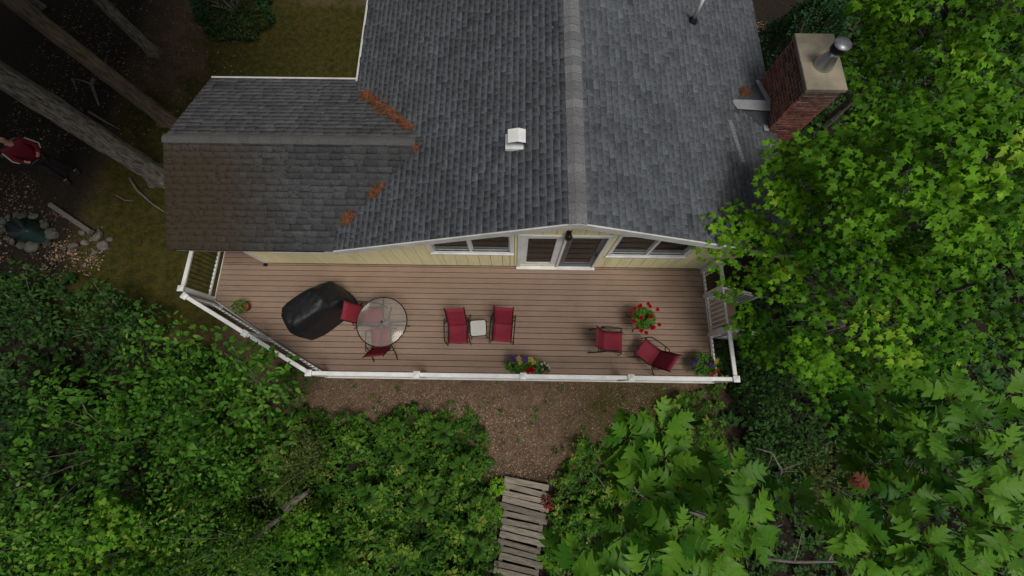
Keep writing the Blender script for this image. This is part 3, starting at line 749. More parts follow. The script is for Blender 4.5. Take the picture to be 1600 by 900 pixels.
specks('leaf_specks', x, y, np.full(len(x), D+.006), 'few tiny dry leaf bits lying on the deck boards', 'chips', (.015, .04), 79, (0, .4))
fr_ = MB()
fr_.beam((-4.70, DF-.05, D-.13), (DR, DF-.05, D-.13), .035, .20); fr_.build('rim_joist', M['whitedull'], deck)
MB().beam((DL-.03, 2.33, D-.13), (-4.73, DF-.05, D-.13), .035, .20).build('rim_joist', M['whitedull'], deck)
MB().beam((DL-.03, 2.34, D-.13), (DL-.03, 5.6, D-.13), .035, .20).build('rim_joist', M['whitedull'], deck)
MB().beam((DR+.02, DF-.03, D-.13), (DR+.02, WY, D-.13), .035, .20).build('rim_joist', M['whitedull'], deck)
for xx in np.arange(-4.4, 5.1, .41): MB().box(xx-.02, xx+.02, DF, WY-.03, D-.22, D-.03).build('joist', M['joist'], deck)
for xx in (-7.6, -7.2, -6.95): MB().box(xx-.02, xx+.02, 2.4, 5.5, D-.22, D-.03).build('joist', M['joist'], deck)
for xx in (-6.4, -5.9, -5.4, -4.9): MB().box(xx-.02, xx+.02, left_edge(0) and max(DF, 2.35-(xx-DL)/(-4.70-DL)*(2.35-DF))+.08, WY-.03, D-.22, D-.03).build('joist', M['joist'], deck)
for xx in (-4.6, -1.4, 1.8, 5.0): MB().box(xx-.05, xx+.05, DF+.05, DF+.15, -.2, D-.03).build('support_post', M['joist'], deck)
RT = D + 1.0
balm = MB().tube([(0, 0, .10), (0, 0, .955)], .0095, 6, False).mesh('baluster', M['black'])
def post(x, y, par, rz=0, h=1.02):
    p = MB().box(-.05, .05, -.05, .05, -.25, h-.02).build('post', M['white'], par, (x, y, D), (0, 0, rz))
    c = MB(); c.box(-.072, .072, -.072, .072, h-.02, h+.012); c.add([(-.066, -.066, h+.012), (.066, -.066, h+.012), (.066, .066, h+.012), (-.066, .066, h+.012), (0, 0, h+.04)],
        [(0, 1, 4), (1, 2, 4), (2, 3, 4), (3, 0, 4)])
    cc = c.build('post_cap', M['white'], p)
    return p
def rail_run(a, b, n_mid=0):
    """top rail is the part; bottom rail and balusters hang under it"""
    a = Vector((*a, 0)); b = Vector((*b, 0)); d = (b - a); L_ = d.length; d.normalize(); ang = math.atan2(d.y, d.x)
    t = MB(); hl = L_/2
    t.box(-hl+.05, hl-.05, -.045, .045, .955, .99, .006); t.box(-hl+.05, hl-.05, -.022, .022, .91, .954)
    mid = (a + b) / 2
    o = t.build('railing', M['white'], deck, (mid.x, mid.y, D), (0, 0, ang))
    MB().box(-hl+.05, hl-.05, -.024, .024, .07, .11).build('bottom_rail', M['white'], o)
    n = max(2, int(L_ / .112)); 
    for k in range(1, n): newobj('baluster', balm, o, (-hl + L_*k/n, 0, 0))
    for k in range(1, 1 + n_mid): MB().box(-.03, .03, -.02, .02, 0, .069).build('rail_foot', M['white'], o, (-hl + L_*k/(n_mid+1), 0, 0))
    return o
FP = [-4.67, -2.19, .25, 2.72, 5.12]; FY = .42
for a, b in zip(FP[:-1], FP[1:]): rail_run((a, FY), (b, FY), 1)
for xx in FP: post(xx, FY, deck)
ang = math.atan2(2.19-FY, -7.93+4.67)
rail_run((-7.93, 2.19), (-6.30, 1.305)); rail_run((-6.30, 1.305), (-4.67, FY))
post(-7.93, 2.19, deck, ang); post(-6.30, 1.305, deck, ang); post(-8.06, 2.38, deck)
rail_run((-8.06, 2.38), (-8.03, 5.4), 1); post(-8.03, 5.4, deck)
RP = [(5.12, FY), (5.12, 1.58), (5.12, 2.62), (5.12, 3.30)]
rail_run(RP[0], RP[1]); rail_run(RP[2], RP[3])
for p in RP[1:]: post(*p, deck)
# gate at the stair head
g = MB(); g.box(-.02, .02, -.47, -.43, .06, .95); g.box(-.02, .02, .43, .47, .06, .95); g.box(-.018, .018, -.43, .43, .90, .95); g.box(-.018, .018, -.43, .43, .10, .15)
gate = g.build('gate', M['white'], deck, (5.12, 2.10, D))
for k in range(7): MB().box(-.012, .012, -.355 + k*.118 - .014, -.355 + k*.118 + .014, .15, .90).build('slat', M['white'], gate)
# stairs down to the east
st = thing('stairs', 'wooden steps with white sloping handrails going down from the deck gate', 'stairs', (5.2, 2.1, 0))
for k in range(4):
    zt = D - .18*(k+1); MB().box(.28*k, .28*k+.27, -.5, .5, zt-.03, zt).build('tread', M['deck'], st)
for s in (-1, 1):
    MB().beam((-.02, s*.52, D-.16), (1.15, s*.52, .06), .04, .2).build('stringer', M['whitedull'], st)
    hr = MB().beam((0, s*.52, D+.92), (1.25, s*.52, .98), .085, .04).build('handrail', M['white'], st)
    MB().beam((0, s*.52, D+.10), (1.25, s*.52, .16), .045, .04).build('lower_rail', M['white'], hr)
    for k in range(1, 10):
        t_ = k/10; MB().beam((1.25*t_, s*.52, D+.10 + (.16-D-.10)*t_), (1.25*t_, s*.52, D+.91 + (.97-D-.91)*t_), .025, .025, (1, 0, 0)).build('baluster', M['white'], hr)
    MB().box(1.22, 1.31, s*.52-.045, s*.52+.045, -.1, 1.06).build('newel_post', M['white'], st)

# ---------------------------------------------------------------- furniture
def sling_chair(hx, hy, face, label, zb=D):
    """hx,hy: seat/back hinge; face: heading of the sitter"""
    t = thing('patio_chair', label, 'chair', (hx, hy, zb), face, 'red sling patio chairs on the deck')
    # local +X = facing direction; profile (x, z)
    W_ = .225
    def ribbon(prof, name, sag):
        n = 7; V = []; F = []
        for i, (x, z) in enumerate(prof):
            for k in range(n):
                u = k/(n-1)*2-1; V.append((x, u*W_, z - sag*(1-u*u)))
        m_ = len(prof)
        for i in range(m_-1):
            for k in range(n-1): a = i*n+k; F.append((a, a+1, a+n+1, a+n))
        b = len(V); V += [(x, y, z-.006) for x, y, z in V]
        F += [tuple(q+b for q in reversed(f)) for f in F[:]]
        rim = [k for k in range(n)] + [i*n+n-1 for i in range(1, m_)] + [(m_-1)*n+k for k in range(n-2, -1, -1)] + [i*n for i in range(m_-2, 0, -1)]
        for i, a in enumerate(rim): c = rim[(i+1) % len(rim)]; F.append((c, a, a+b, c+b))
        return MB().add(V, F, True).build(name, M['sling'], t)
    seat = [(0, .355), (.06, .335), (.16, .335), (.30, .36), (.42, .395), (.475, .40)]
    back = [(.0, .36), (-.035, .42), (-.08, .52), (-.15, .68), (-.22, .83), (-.285, .965)]
    ribbon(seat, 'seat', .025); ribbon(back, 'backrest', .02)
    for s in (-1, 1):
        y = s*(W_+.012)
        MB().tube([(.49, y, .395)] + [(x, y, z) for x, z in reversed(seat[1:])] + [(x, y, z) for x, z in back] + [(-.30, y, .99)], .013, 6).build('side_rail', M['bronze'], t)
        ya = s*(W_+.075)
        MB().tube([(-.13, s*(W_+.02), .60), (-.09, ya, .62), (.10, ya, .635), (.30, ya, .625), (.40, ya, .59), (.43, ya, .50), (.46, ya, .25), (.48, ya, .02)], .014, 6).build('armrest', M['bronze'], t)
        MB().tube([(.02, ya, .62), (-.04, ya, .45), (-.18, ya, .18), (-.30, ya, .02)], .014, 6).build('leg', M['bronze'], t)
        MB().tube([(.46, s*W_, .385), (.45, ya, .36)], .012, 6).build('bracket', M['bronze'], t)
    MB().tube([(-.10, -W_-.075, .32), (-.10, W_+.075, .32)], .011, 6).build('stretcher', M['bronze'], t)
    return t
sling_chair(-1.40, 1.70, R(-86), 'red sling chair left of the small cream side table')
sling_chair(-.25, 1.75, R(-94), 'red sling chair right of the small cream side table')
sling_chair(2.26, 1.35, R(-4), 'upright red sling chair between potted red geranium and front rail, facing right')
sling_chair(3.55, .93, R(143), 'reclined red sling chair turned diagonally near the right deck corner')
sling_chair(-3.82, 1.90, R(-3), 'red sling chair between covered grill and glass table')
sling_chair(-3.27, 1.10, R(96), 'red sling chair tucked under the front side of the glass table')

# side table
t = thing('side_table', 'small square cream side table between two red chairs', 'side table', (-.87, 1.61, D), R(5))
tp_ = MB(); poly = []
for cx, cy, a0 in ((.14, .14, 0), (-.14, .14, 90), (-.14, -.14, 180), (.14, -.14, 270)):
    for k in range(5): a = R(a0 + k*22.5); poly.append((cx + .05*math.cos(a), cy + .05*math.sin(a)))
tp_.prism(poly, .405, .42); tp_.build('table_top', M['ptop'], t)
MB().tube([(x*1.06, y*1.06, .40) for x, y in poly + poly[:1]], .011, 6).build('frame', M['bronze'], t)
for sx in (-1, 1):
    for sy in (-1, 1): MB().tube([(sx*.17, sy*.17, .40), (sx*.18, sy*.18, .2), (sx*.22, sy*.22, .01)], .011, 6).build('leg', M['bronze'], t)

# round glass table
t = thing('patio_table', 'round glass patio table with dark metal rim and curved legs', 'table', (-3.21, 1.68, D))
MB().lathe([(.60, .712), (.605, .716), (.60, .72)], 48).build('glass_top', M['tableglass'], t)
MB().tube([(.615*math.cos(a), .615*math.sin(a), .712) for a in np.linspace(0, 2*math.pi, 49)], .014, 6, False).build('rim', M['bronze'], t)
MB().lathe([(.03, .705), (.03, .724), (.022, .724)], 12).build('umbrella_ring', M['bronze'], t)
for k in range(4):
    a = R(92 + 90*k); c, s_ = math.cos(a), math.sin(a)
    MB().tube([(.60*c, .60*s_, .695), (.35*c, .35*s_, .68), (.12*c, .12*s_, .60), (.07*c, .07*s_, .42), (.16*c, .16*s_, .22), (.42*c, .42*s_, .05), (.52*c, .52*s_, .01)], .016, 6).build('leg', M['bronze'], t)
MB().tube([(.11*math.cos(a), .11*math.sin(a), .30) for a in np.linspace(0, 2*math.pi, 17)], .01, 6, False).build('brace_ring', M['bronze'], t)

# covered grill
t = thing('covered_grill', 'barbecue grill under a wrinkled black cover on the left of the deck', 'grill', (-4.90, 2.0, D), R(40)); t.scale = (1.10, 1.30, 1.06)
def cover():
    n = 64; rings = [(0.02, .70, .33, 0, .05), (.05, .71, .335, 0, .0), (.25, .695, .325, 0, 0), (.5, .69, .315, 0, 0), (.74, .68, .305, 0, 0), (.84, .655, .29, 0, 0), (.90, .56, .275, -.04, 0),
                     (.98, .49, .265, -.07, 0), (1.06, .455, .25, -.08, 0), (1.11, .42, .22, -.085, 0), (1.135, .36, .16, -.09, 0), (1.14, .18, .08, -.09, 0), (1.14, .02, .01, -.09, 0)]
    V = []; F = []; q = random.Random(4)
    ph = [(q.uniform(0, 6.28), q.randint(3, 11), q.uniform(4, 14)) for _ in range(8)]
    for z, a, b, ox, _ in rings:
        for k in range(n):
            th_ = 2*math.pi*k/n; c, s_ = math.cos(th_), math.sin(th_)
            e = .5; x = a*math.copysign(abs(c)**e, c); y = b*math.copysign(abs(s_)**e, s_)
            wv = sum(math.sin(p + m_*th_ + f_*z) for p, m_, f_ in ph)/8
            amp = .055 if z < .85 else .035
            rr = 1 + wv*amp*2.2 if a > .1 else 1
            V.append((x*rr + ox, y*rr, z + (wv*.03 if .8 < z < 1.12 else 0)))
    for i in range(len(rings)-1):
        for k in range(n): j = (k+1) % n; F.append((i*n+k, i*n+j, (i+1)*n+j, (i+1)*n+k))
    F.append(tuple((len(rings)-1)*n + k for k in range(n)))
    o = MB().add(V, F, True).build('cover', M['cover'], t)
    md = o.modifiers.new('sub', 'SUBSURF'); md.levels = 1; md.render_levels = 1
cover()
for sx in (-1, 1): MB().tube([(sx*.62, -.22, .04), (sx*.62, .22, .04)], .04, 10).build('wheel_axle', M['black'], t)
MB().tube([(-.40, -.10, 1.145), (-.08, -.07, 1.152), (.24, -.10, 1.145)], .012, 6).build('cover_seam', M['cover'], t)

# ---------------------------------------------------------------- potted flowers
def foliage(parent, n, c, rad, hgt, size, m, T=OVATE, tone=(.2, 1), name='foliage', seed=0):
    r = np.random.default_rng(seed); a = r.uniform(0, 6.28, n); q = np.sqrt(r.random(n))
    p = np.stack([c[0] + rad*q*np.cos(a), c[1] + rad*q*np.sin(a), c[2] + hgt*(1-q**2)*r.uniform(.5, 1, n)], 1)
    return leaf_obj(name, T, frames(n, a + r.normal(0, .7, n), r.normal(.15, .4, n), r.normal(0, .4, n), r.uniform(.7, 1.2, n)*size), p, r.uniform(*tone, n), m, parent)
def bloom(parent, c, rad, m, n=26, size=.04, seed=0, name='bloom'):
    r = np.random.default_rng(seed); v = r.normal(0, 1, (n, 3)); v[:, 2] = np.abs(v[:, 2]); v /= np.linalg.norm(v, axis=1)[:, None]
    p = np.array(c) + v*rad*(r.random(n)**.4*.8)[:, None]*np.array([1, 1, .6]) + np.array([0, 0, rad*.3]); a = r.uniform(0, 6.28, n)
    return leaf_obj(name, LEAFLET if n > 8 else OVATE, frames(n, a, r.normal(.3, .4, n), r.normal(0, .4, n), r.uniform(.8, 1.2, n)*size), p, r.random(n), m, parent)
def pot(parent, r0, r1, h, m, z=0, loc=(0, 0)):
    o = MB().lathe([(r0, z), (r1, z+h), (r1+.015, z+h), (r1+.015, z+h+.02), (r1-.01, z+h+.02)], 20, *loc).build('pot', m, parent)
    MB().lathe([(r1-.015, z+h-.04), (r1-.02, z+h-.005)], 20, *loc).build('soil', M['soil'], o)
    return o
# geranium on an iron stand
t = thing('potted_geranium', 'round potted geranium with red blooms on black iron stand', 'potted plant', (3.27, 1.90, D), R(15))
pot(t, .11, .17, .20, M['potdark'], .30)
for k in range(4):
    a = R(45 + 90*k); c, s_ = math.cos(a), math.sin(a)
    MB().tube([(.15*c, .15*s_, .34), (.19*c, .19*s_, .26), (.20*c, .20*s_, .10), (.27*c, .27*s_, .03), (.33*c, .33*s_, .012)], .010, 6).build('stand_leg', M['black'], t)
MB().tube([(.18*math.cos(a), .18*math.sin(a), .29) for a in np.linspace(0, 2*math.pi, 25)], .008, 6, False).build('stand_ring', M['black'], t)
foliage(t, 420, (0, 0, .50), .25, .16, .075, M['potleaf'], seed=2)
for k in range(17):
    a = k*2*math.pi/17*1.0 + random.uniform(-.15, .15); q = random.uniform(.30, .39) if k % 8 else .12
    c = (q*math.cos(a), q*math.sin(a), random.uniform(.56, .66) if q > .2 else .70)
    b_ = bloom(t, c, random.uniform(.035, .05), M['f_red'], 70, .042, k)
    MB().tube([(c[0]*.4, c[1]*.4, .52), (c[0]*.8, c[1]*.8, .56), c], .004, 4).build('stem', M['stem'], b_)
# long planter at the front rail
t = thing('flower_planter', 'mixed planter of purple, yellow and red flowers by the middle front rail', 'planter', (.28, .68, D))
tr_ = MB(); tr_.box(-.34, .34, -.10, .10, .02, .24); tr_.box(-.36, .36, -.12, .12, .24, .26); tr_.build('trough', M['potdark'], t)
MB().box(-.33, .33, -.095, .095, .261, .275).build('soil', M['soil'], t)
for k, xx in enumerate((-.26, -.1, .08, .25)): foliage(t, 130, (xx, .02, .28), .15, .20, .075, M['potleaf'], seed=20+k)
for k, (xx, yy, z, m_, r_) in enumerate([(-.30, .17, .50, 'f_purple', .07), (-.24, .15, .52, 'f_purple', .05), (-.13, .17, .50, 'f_yellow', .055), (.02, .15, .53, 'f_purple', .075), (.16, .16, .50, 'f_yellow', .06),
                                     (.22, .10, .48, 'f_yellow', .045), (.20, -.09, .46, 'f_red', .07), (.10, -.10, .44, 'f_red', .05), (-.09, .09, .50, 'f_yellow', .035)]):
    bloom(t, (xx, yy, z), r_, M[m_], 90, .05, 40+k)
for a in ((-.30, -.06), (.33, .0), (-.14, -.11)):
    MB().tube([(a[0], a[1], .30), (a[0]-.03, a[1]+.05, .46), (a[0]-.06, a[1]+.12, .50)], .007, 5).build('pale_stem', M['f_white'], t)
t = thing('flower_pot', 'small pot of orange and white flowers beside the long front planter', 'potted plant', (.76, .60, D))
pot(t, .09, .12, .22, M['potdark'], .01)
foliage(t, 130, (0, .02, .25), .15, .18, .05, M['shrubdark'], seed=60)
for k, (xx, yy, m_) in enumerate([(.06, -.06, 'f_orange'), (.01, -.10, 'f_orange'), (-.02, -.0, 'f_yellow'), (.02, .16, 'f_white'), (.09, .10, 'f_white'), (-.05, .13, 'f_white'), (.14, .05, 'f_white')]):
    bloom(t, (xx, yy, .47), .028 if m_ == 'f_white' else .04, M[m_], 24, .03, 70+k)
# corner planter, right
t = thing('corner_planter', 'planter of purple, coral and yellow flowers in the right front deck corner', 'planter', (4.72, .78, D))
pot(t, .13, .19, .26, M['potdark'], .01)
foliage(t, 300, (.02, 0, .30), .27, .22, .07, M['potleaf'], seed=80)
for k, (xx, yy, z, m_, r_) in enumerate([(-.28, .02, .36, 'f_purple', .09), (-.20, .12, .42, 'f_purple', .06), (.08, -.02, .54, 'f_purple', .07), (.14, .05, .52, 'f_purple', .05), (.16, -.20, .52, 'f_coral', .07), (.24, -.16, .5, 'f_coral', .05),
                                     (.10, -.24, .48, 'f_coral', .05), (.22, .10, .60, 'f_yellow', .04), (.18, .05, .60, 'f_yellow', .04)]):
    bloom(t, (xx, yy, z), r_, M[m_], 40, .045, 90+k)
for k in range(5): MB().tube([(-.10, -.02+.03*k, .34), (-.22, .0+.04*k, .40), (-.31, -.10+.06*k, .22), (-.32, -.16+.07*k, .05)], .005, 5).build('trailing_stem', M['twig'], t)
# small pot near the left corner
t = thing('flower_pot', 'small red pot with leafy green plant near the left deck corner', 'potted plant', (-7.02, 2.12, D))
pot(t, .07, .105, .17, M['terracotta'], .002)
foliage(t, 120, (-.10, 0, .2), .17, .18, .06, M['shrub'], seed=110)

# ---------------------------------------------------------------- walkway
wk = thing('boardwalk', 'weathered grey plank walkway leading away through the undergrowth', 'walkway', (.45, -3.0, 0))
n = 24; dirv = Vector((-.10, -.995, 0)).normalized()
for k in range(n):
    c = Vector((.40, -2.18, 0)) + dirv * (.158*k); wd = random.uniform(1.02, 1.22); h = .075
    pw = random.uniform(.112, .146); zj = random.choice([0, .0, .012, .02]); sh = random.uniform(-.07, .07)
    p = MB().box(-wd/2, wd/2, -pw/2, pw/2, -.035, 0, .004).build('plank', M['plank'], wk, (c.x - .45 + sh, c.y + 3.0, .11 + zj), (random.uniform(-.03, .03), random.uniform(-.015, .015), R(-11.5) + random.uniform(-.03, .03)))
for s in (-.45, .45):
    a = Vector((.40+s, -2.2 - s*.2, .03)); b = a + dirv*3.9; MB().beam(a - Vector((.45, -3, 0)), b - Vector((.45, -3, 0)), .09, .09).build('bearer', M['logwood'], wk)

# ---------------------------------------------------------------- trees
def bezier(a, b, bend, n=8):
    a, b = Vector(a), Vector(b); m_ = (a + b)/2 + Vector(bend)
    return [a*(1-t)**2 + m_*2*t*(1-t) + b*t*t for t in np.linspace(0, 1, n)]
def trunk_mesh(base, top, r0, r1, m, name, parent, bend=(0, 0, 0), flare=1.5, n=14, rings=16, rough=.10, seed=0):
    r = random.Random(seed); pts = bezier(base, top, bend, rings)
    V = []; F = []
    for i, p in enumerate(pts):
        t = i/(rings-1); rad = r0*(1-t) + r1*t
        if i == 0: rad *= flare
        elif i == 1: rad *= 1 + (flare-1)*.25
        for k in range(n):
            a = 2*math.pi*k/n; q = rad*(1 + r.uniform(-rough, rough) + .05*math.sin(7*a + 1.3*math.sin(i*.7)) + (.18*math.sin(5*a) if i == 0 else 0)); V.append((p.x + q*math.cos(a), p.y + q*math.sin(a), p.z))
    for i in range(rings-1):
        for k in range(n): j = (k+1) % n; F.append((i*n+k, i*n+j, (i+1)*n+j, (i+1)*n+k))
    return MB().add(V, F, True).build(name, m, parent)
# tall pines on the left (unseen crowns, low and dense for ground shade)
def pine(x, y, r0, h, label, m, seed, cr):
    z = float(gz(x, y)) - .1
    t = thing('pine_tree', label, 'tree', (x, y, z))
    trunk_mesh((0, 0, 0), (0, 0, h), r0, .06, m, 'trunk', t, (random.uniform(-.25, .25), random.uniform(-.25, .25), 0), 1.5, 26, 70, .085, seed)
    r = np.random.default_rng(seed)
    P = []; A = []
    for k in range(26):
        zz = h*.36 + (h*.6)*k/25; L_ = cr*(.55 + .9*(k/25) if k < 8 else 1.1 - .85*k/25)*r.uniform(.8, 1.1); a = k*2.4 + r.uniform(-.3, .3)
        tip = Vector((L_*math.cos(a), L_*math.sin(a), zz - .1*L_))
        MB().tube(bezier((0, 0, zz), tip, (0, 0, .5), 5), [.05, .045, .035, .025, .01], 5).build('limb', m, t)
        n = 170; u = r.uniform(.10, 1, n); sp = r.normal(0, .55, (n, 3))*np.array([1, 1, .35])
        P.append(np.array(tip)*u[:, None] + np.array([0, 0, zz])*(1-u)[:, None] + sp); A.append(np.full(n, a) + r.normal(0, .9, n))
    P = np.concatenate(P); A = np.concatenate(A); n = len(P)
    tag(leaf_obj('crown', OVATE, frames(n, A, r.normal(0, .4, n), r.normal(0, .5, n), r.uniform(.5, 1.0, n)), P, r.random(n), M['needle'], t), kind='stuff')
pine(-10.95, 6.35, .30, 21, 'thick grey pine trunk rising beside the annex roof corner', M['bark'], 1, 6.0)
pine(-11.2, 8.35, .22, 20, 'brownish pine trunk leaning out from behind the annex roof', M['barkbrown'], 2, 5.0)
pine(-12.1, 10.85, .17, 18, 'slim pine trunk standing alone in the dark upper left woods', M['bark'], 3, 4.5)
for k, (x, y, lb) in enumerate(((-17, 5.5, 'tall pine behind the person at the left edge'), (-16.5, 12.5, 'tall pine in the dark woods at the top left corner'), (-17.5, -1.5, 'tall pine beyond the lower left thicket'), (-10.5, 17.0, 'tall pine behind the round evergreen bush at the top'), (-5.0, 17.5, 'tall pine behind the house, beyond the top edge'), (-18, 9.5, 'tall pine in the dark woods left of the slim trunk'))):
    pine(x, y, .25, 20, lb, M['bark'], 10+k, 6.5)  # out-of-view pines added to darken the woods and lawn

def leafy_tree(name, label, cat, base, h, trunk_r, sprays, m, T, size, nparts, per, seed, lean=(0, 0), group=None, barkm='bark', droop=-.35, tone=(.0, 1.0), flat=.42, key=None, kindname='crown'):
    """sprays: (x,y,z,r) in world; every spray is a flattened cloud of leaves on a limb from the trunk"""
    r = np.random.default_rng(seed); bz = float(gz(base[0], base[1])) - .05
    t = thing(name, label, cat, (base[0], base[1], bz), 0, group); B = np.array([base[0], base[1], bz])
    top = (lean[0], lean[1], h)
    bend = (-lean[0]*.2, -lean[1]*.2, 0)
    trunk_mesh((0, 0, 0), top, trunk_r, .025, M[barkm], 'trunk', t, bend, 1.4, 10, 12, .05, seed)
    tp = bezier((0, 0, 0), top, bend, 12)
    P = []; A = []; Tn = []
    for (x, y, z, rad, *tn_) in sprays:
        c = np.array([x, y, z]) - B; dt = tn_[0] if tn_ else r.normal(-.06, .24)
        fz = np.clip((c[2] - .45*np.hypot(c[0]-lean[0]*.8, c[1]-lean[1]*.8)) / h, .15, .92); j = tp[int(fz*11)]
        MB().tube(bezier(j, Vector(c), (0, 0, .15*np.hypot(c[0]-j.x, c[1]-j.y)), 6), [trunk_r*.34, trunk_r*.28, trunk_r*.2, .014, .009, .005], 5).build('limb', M[barkm], t)
        n = int(per * rad**2 * r.uniform(.85, 1.15)); a = r.uniform(0, 6.28, n); q = np.sqrt(r.random(n))*rad
        q *= 1 + .22*np.sin(a*3 + r.uniform(0, 6)) + .15*np.sin(a*5 + r.uniform(0, 6))
        zz = r.normal(0, .5, n)*rad*flat*.6 + rad*flat*.5*(1 - (q/rad)**2)
        p = np.stack([c[0] + q*np.cos(a), c[1] + q*np.sin(a), c[2] + zz], 1)
        out = np.arctan2(c[1]-lean[1]*.5 + .6*q*np.sin(a), c[0]-lean[0]*.5 + .6*q*np.cos(a))
        P.append(p); A.append(out + r.normal(0, .75, n)); Tn.append(np.clip(r.normal(.38, .15, n) + dt + .22*zz/(rad*flat), tone[0], tone[1]))  # painted light: leaves turn lighter toward the top of each spray
    P = np.concatenate(P); A = np.concatenate(A); Tn = np.concatenate(Tn); n = len(P)
    F = frames(n, A, r.normal(droop, .32, n), r.normal(0, .35, n), size*r.uniform(.65, 1.2, n))
    dist = np.linalg.norm(P + B - CAM, axis=1) + r.uniform(0, .6, n); o = np.argsort(dist)
    a, b = o[:nparts], o[nparts:]
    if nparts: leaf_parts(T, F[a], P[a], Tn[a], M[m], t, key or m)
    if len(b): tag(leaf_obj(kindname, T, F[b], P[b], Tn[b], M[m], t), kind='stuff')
    return t
def cloud(cx, cy, cz, rx, ry, rz, n, r0, r1, seed):
    """sprays over the upper shell of an ellipsoid"""
    r = np.random.default_rng(seed); out = []
    for k in range(n):
        u = (k + .5)/n; th_ = k*2.39996 + r.uniform(-.25, .25); el = u**.75*1.25
        out.append((cx + rx*math.sin(el)*math.cos(th_)*r.uniform(.85, 1.1), cy + ry*math.sin(el)*math.sin(th_)*r.uniform(.85, 1.1), cz + rz*math.cos(el), r.uniform(r0, r1)))
    return out
# maples on the right
leafy_tree('maple_tree', 'bright green maple whose boughs overhang the roof edge below the chimney', 'tree', (8.9, 5.0), 6.6, .13,
           cloud(7.1, 3.6, 4.5, 2.1, 1.15, 1.9, 24, .34, .64, 21) + [(5.45, 4.5, 4.4, .5, .25), (5.15, 4.15, 4.35, .42, .2), (5.75, 4.15, 4.9, .6, .25), (6.3, 4.2, 4.9, .55, .2), (5.3, 3.5, 4.4, .5, .1), (5.9, 3.4, 4.9, .6, .15), (7.0, 4.4, 5.0, .5, .2), (5.0, 3.7, 4.5, .4, .15)],
           'maple', MAPLE, .130, 300, 410, 5, (-1.3, -.5))
leafy_tree('maple_tree', 'bright green maple filling the top right corner behind the chimney', 'tree', (10.2, 8.8), 6.6, .13,
           cloud(8.7, 7.4, 4.6, 2.0, 1.3, 1.9, 20, .34, .64, 22) + [(7.9, 8.2, 4.4, .6), (8.5, 8.7, 4.6, .6), (7.7, 6.3, 4.0, .55, -.15), (8.2, 7.0, 4.2, .6, -.1), (8.8, 6.2, 4.4, .6, -.1), (8.0, 7.6, 4.2, .55, -.05), (9.2, 7.2, 4.6, .6, 0), (7.6, 7.2, 3.9, .5, -.15), (8.6, 8.0, 4.2, .6, -.1), (9.8, 7.8, 4.6, .6, 0), (9.6, 6.5, 4.4, .6, -.1), (8.2, 5.6, 4.4, .55, -.1), (7.6, 5.6, 3.9, .5, -.1), (8.4, 6.2, 5.2, .6), (9.6, 6.4, 5.0, .7)],
           'maple', MAPLE, .130, 300, 390, 6, (-1.0, -.9))
leafy_tree('maple_tree', 'green maple leaning over the deck stairs and right railing', 'tree', (8.6, 1.8), 5.2, .11,
           cloud(6.7, 1.9, 3.2, 2.1, 1.6, 1.5, 24, .34, .62, 23) + [(4.1, 3.3, 3.75, .34, .2), (4.15, 2.85, 3.4, .33, .2), (4.7, 2.25, 2.9, .33, .15), (5.2, 1.7, 2.5, .33, .15), (4.5, 3.05, 3.5, .45, .2), (4.65, 3.5, 3.75, .45, .2), (5.0, 3.2, 3.7, .5, .2), (5.25, 2.5, 3.0, .4, .1), (5.6, 1.5, 2.5, .5), (5.6, 2.9, 3.6, .6), (5.45, 1.05, 2.4, .42), (6.2, .8, 3.0, .6)],
           'maple', MAPLE, .122, 300, 400, 7, (-1.3, 0))
leafy_tree('maple_tree', 'darker green maple at the right edge between the two bright ones', 'tree', (11.4, 3.2), 5.4, .11,
           cloud(9.2, 2.6, 3.6, 2.0, 1.8, 1.3, 20, .36, .66, 24), 'maple2', MAPLE, .122, 250, 360, 8, (-1.4, -.3))
leafy_tree('maple_sapling', 'low dark maple sapling right of the deck corner', 'tree', (7.9, -.1), 2.8, .05,
           cloud(7.4, .1, 2.3, 1.3, .9, .6, 12, .5, .7, 25), 'maple2', MAPLE, .13, 120, 130, 9, (-.3, .1), tone=(0, .6))

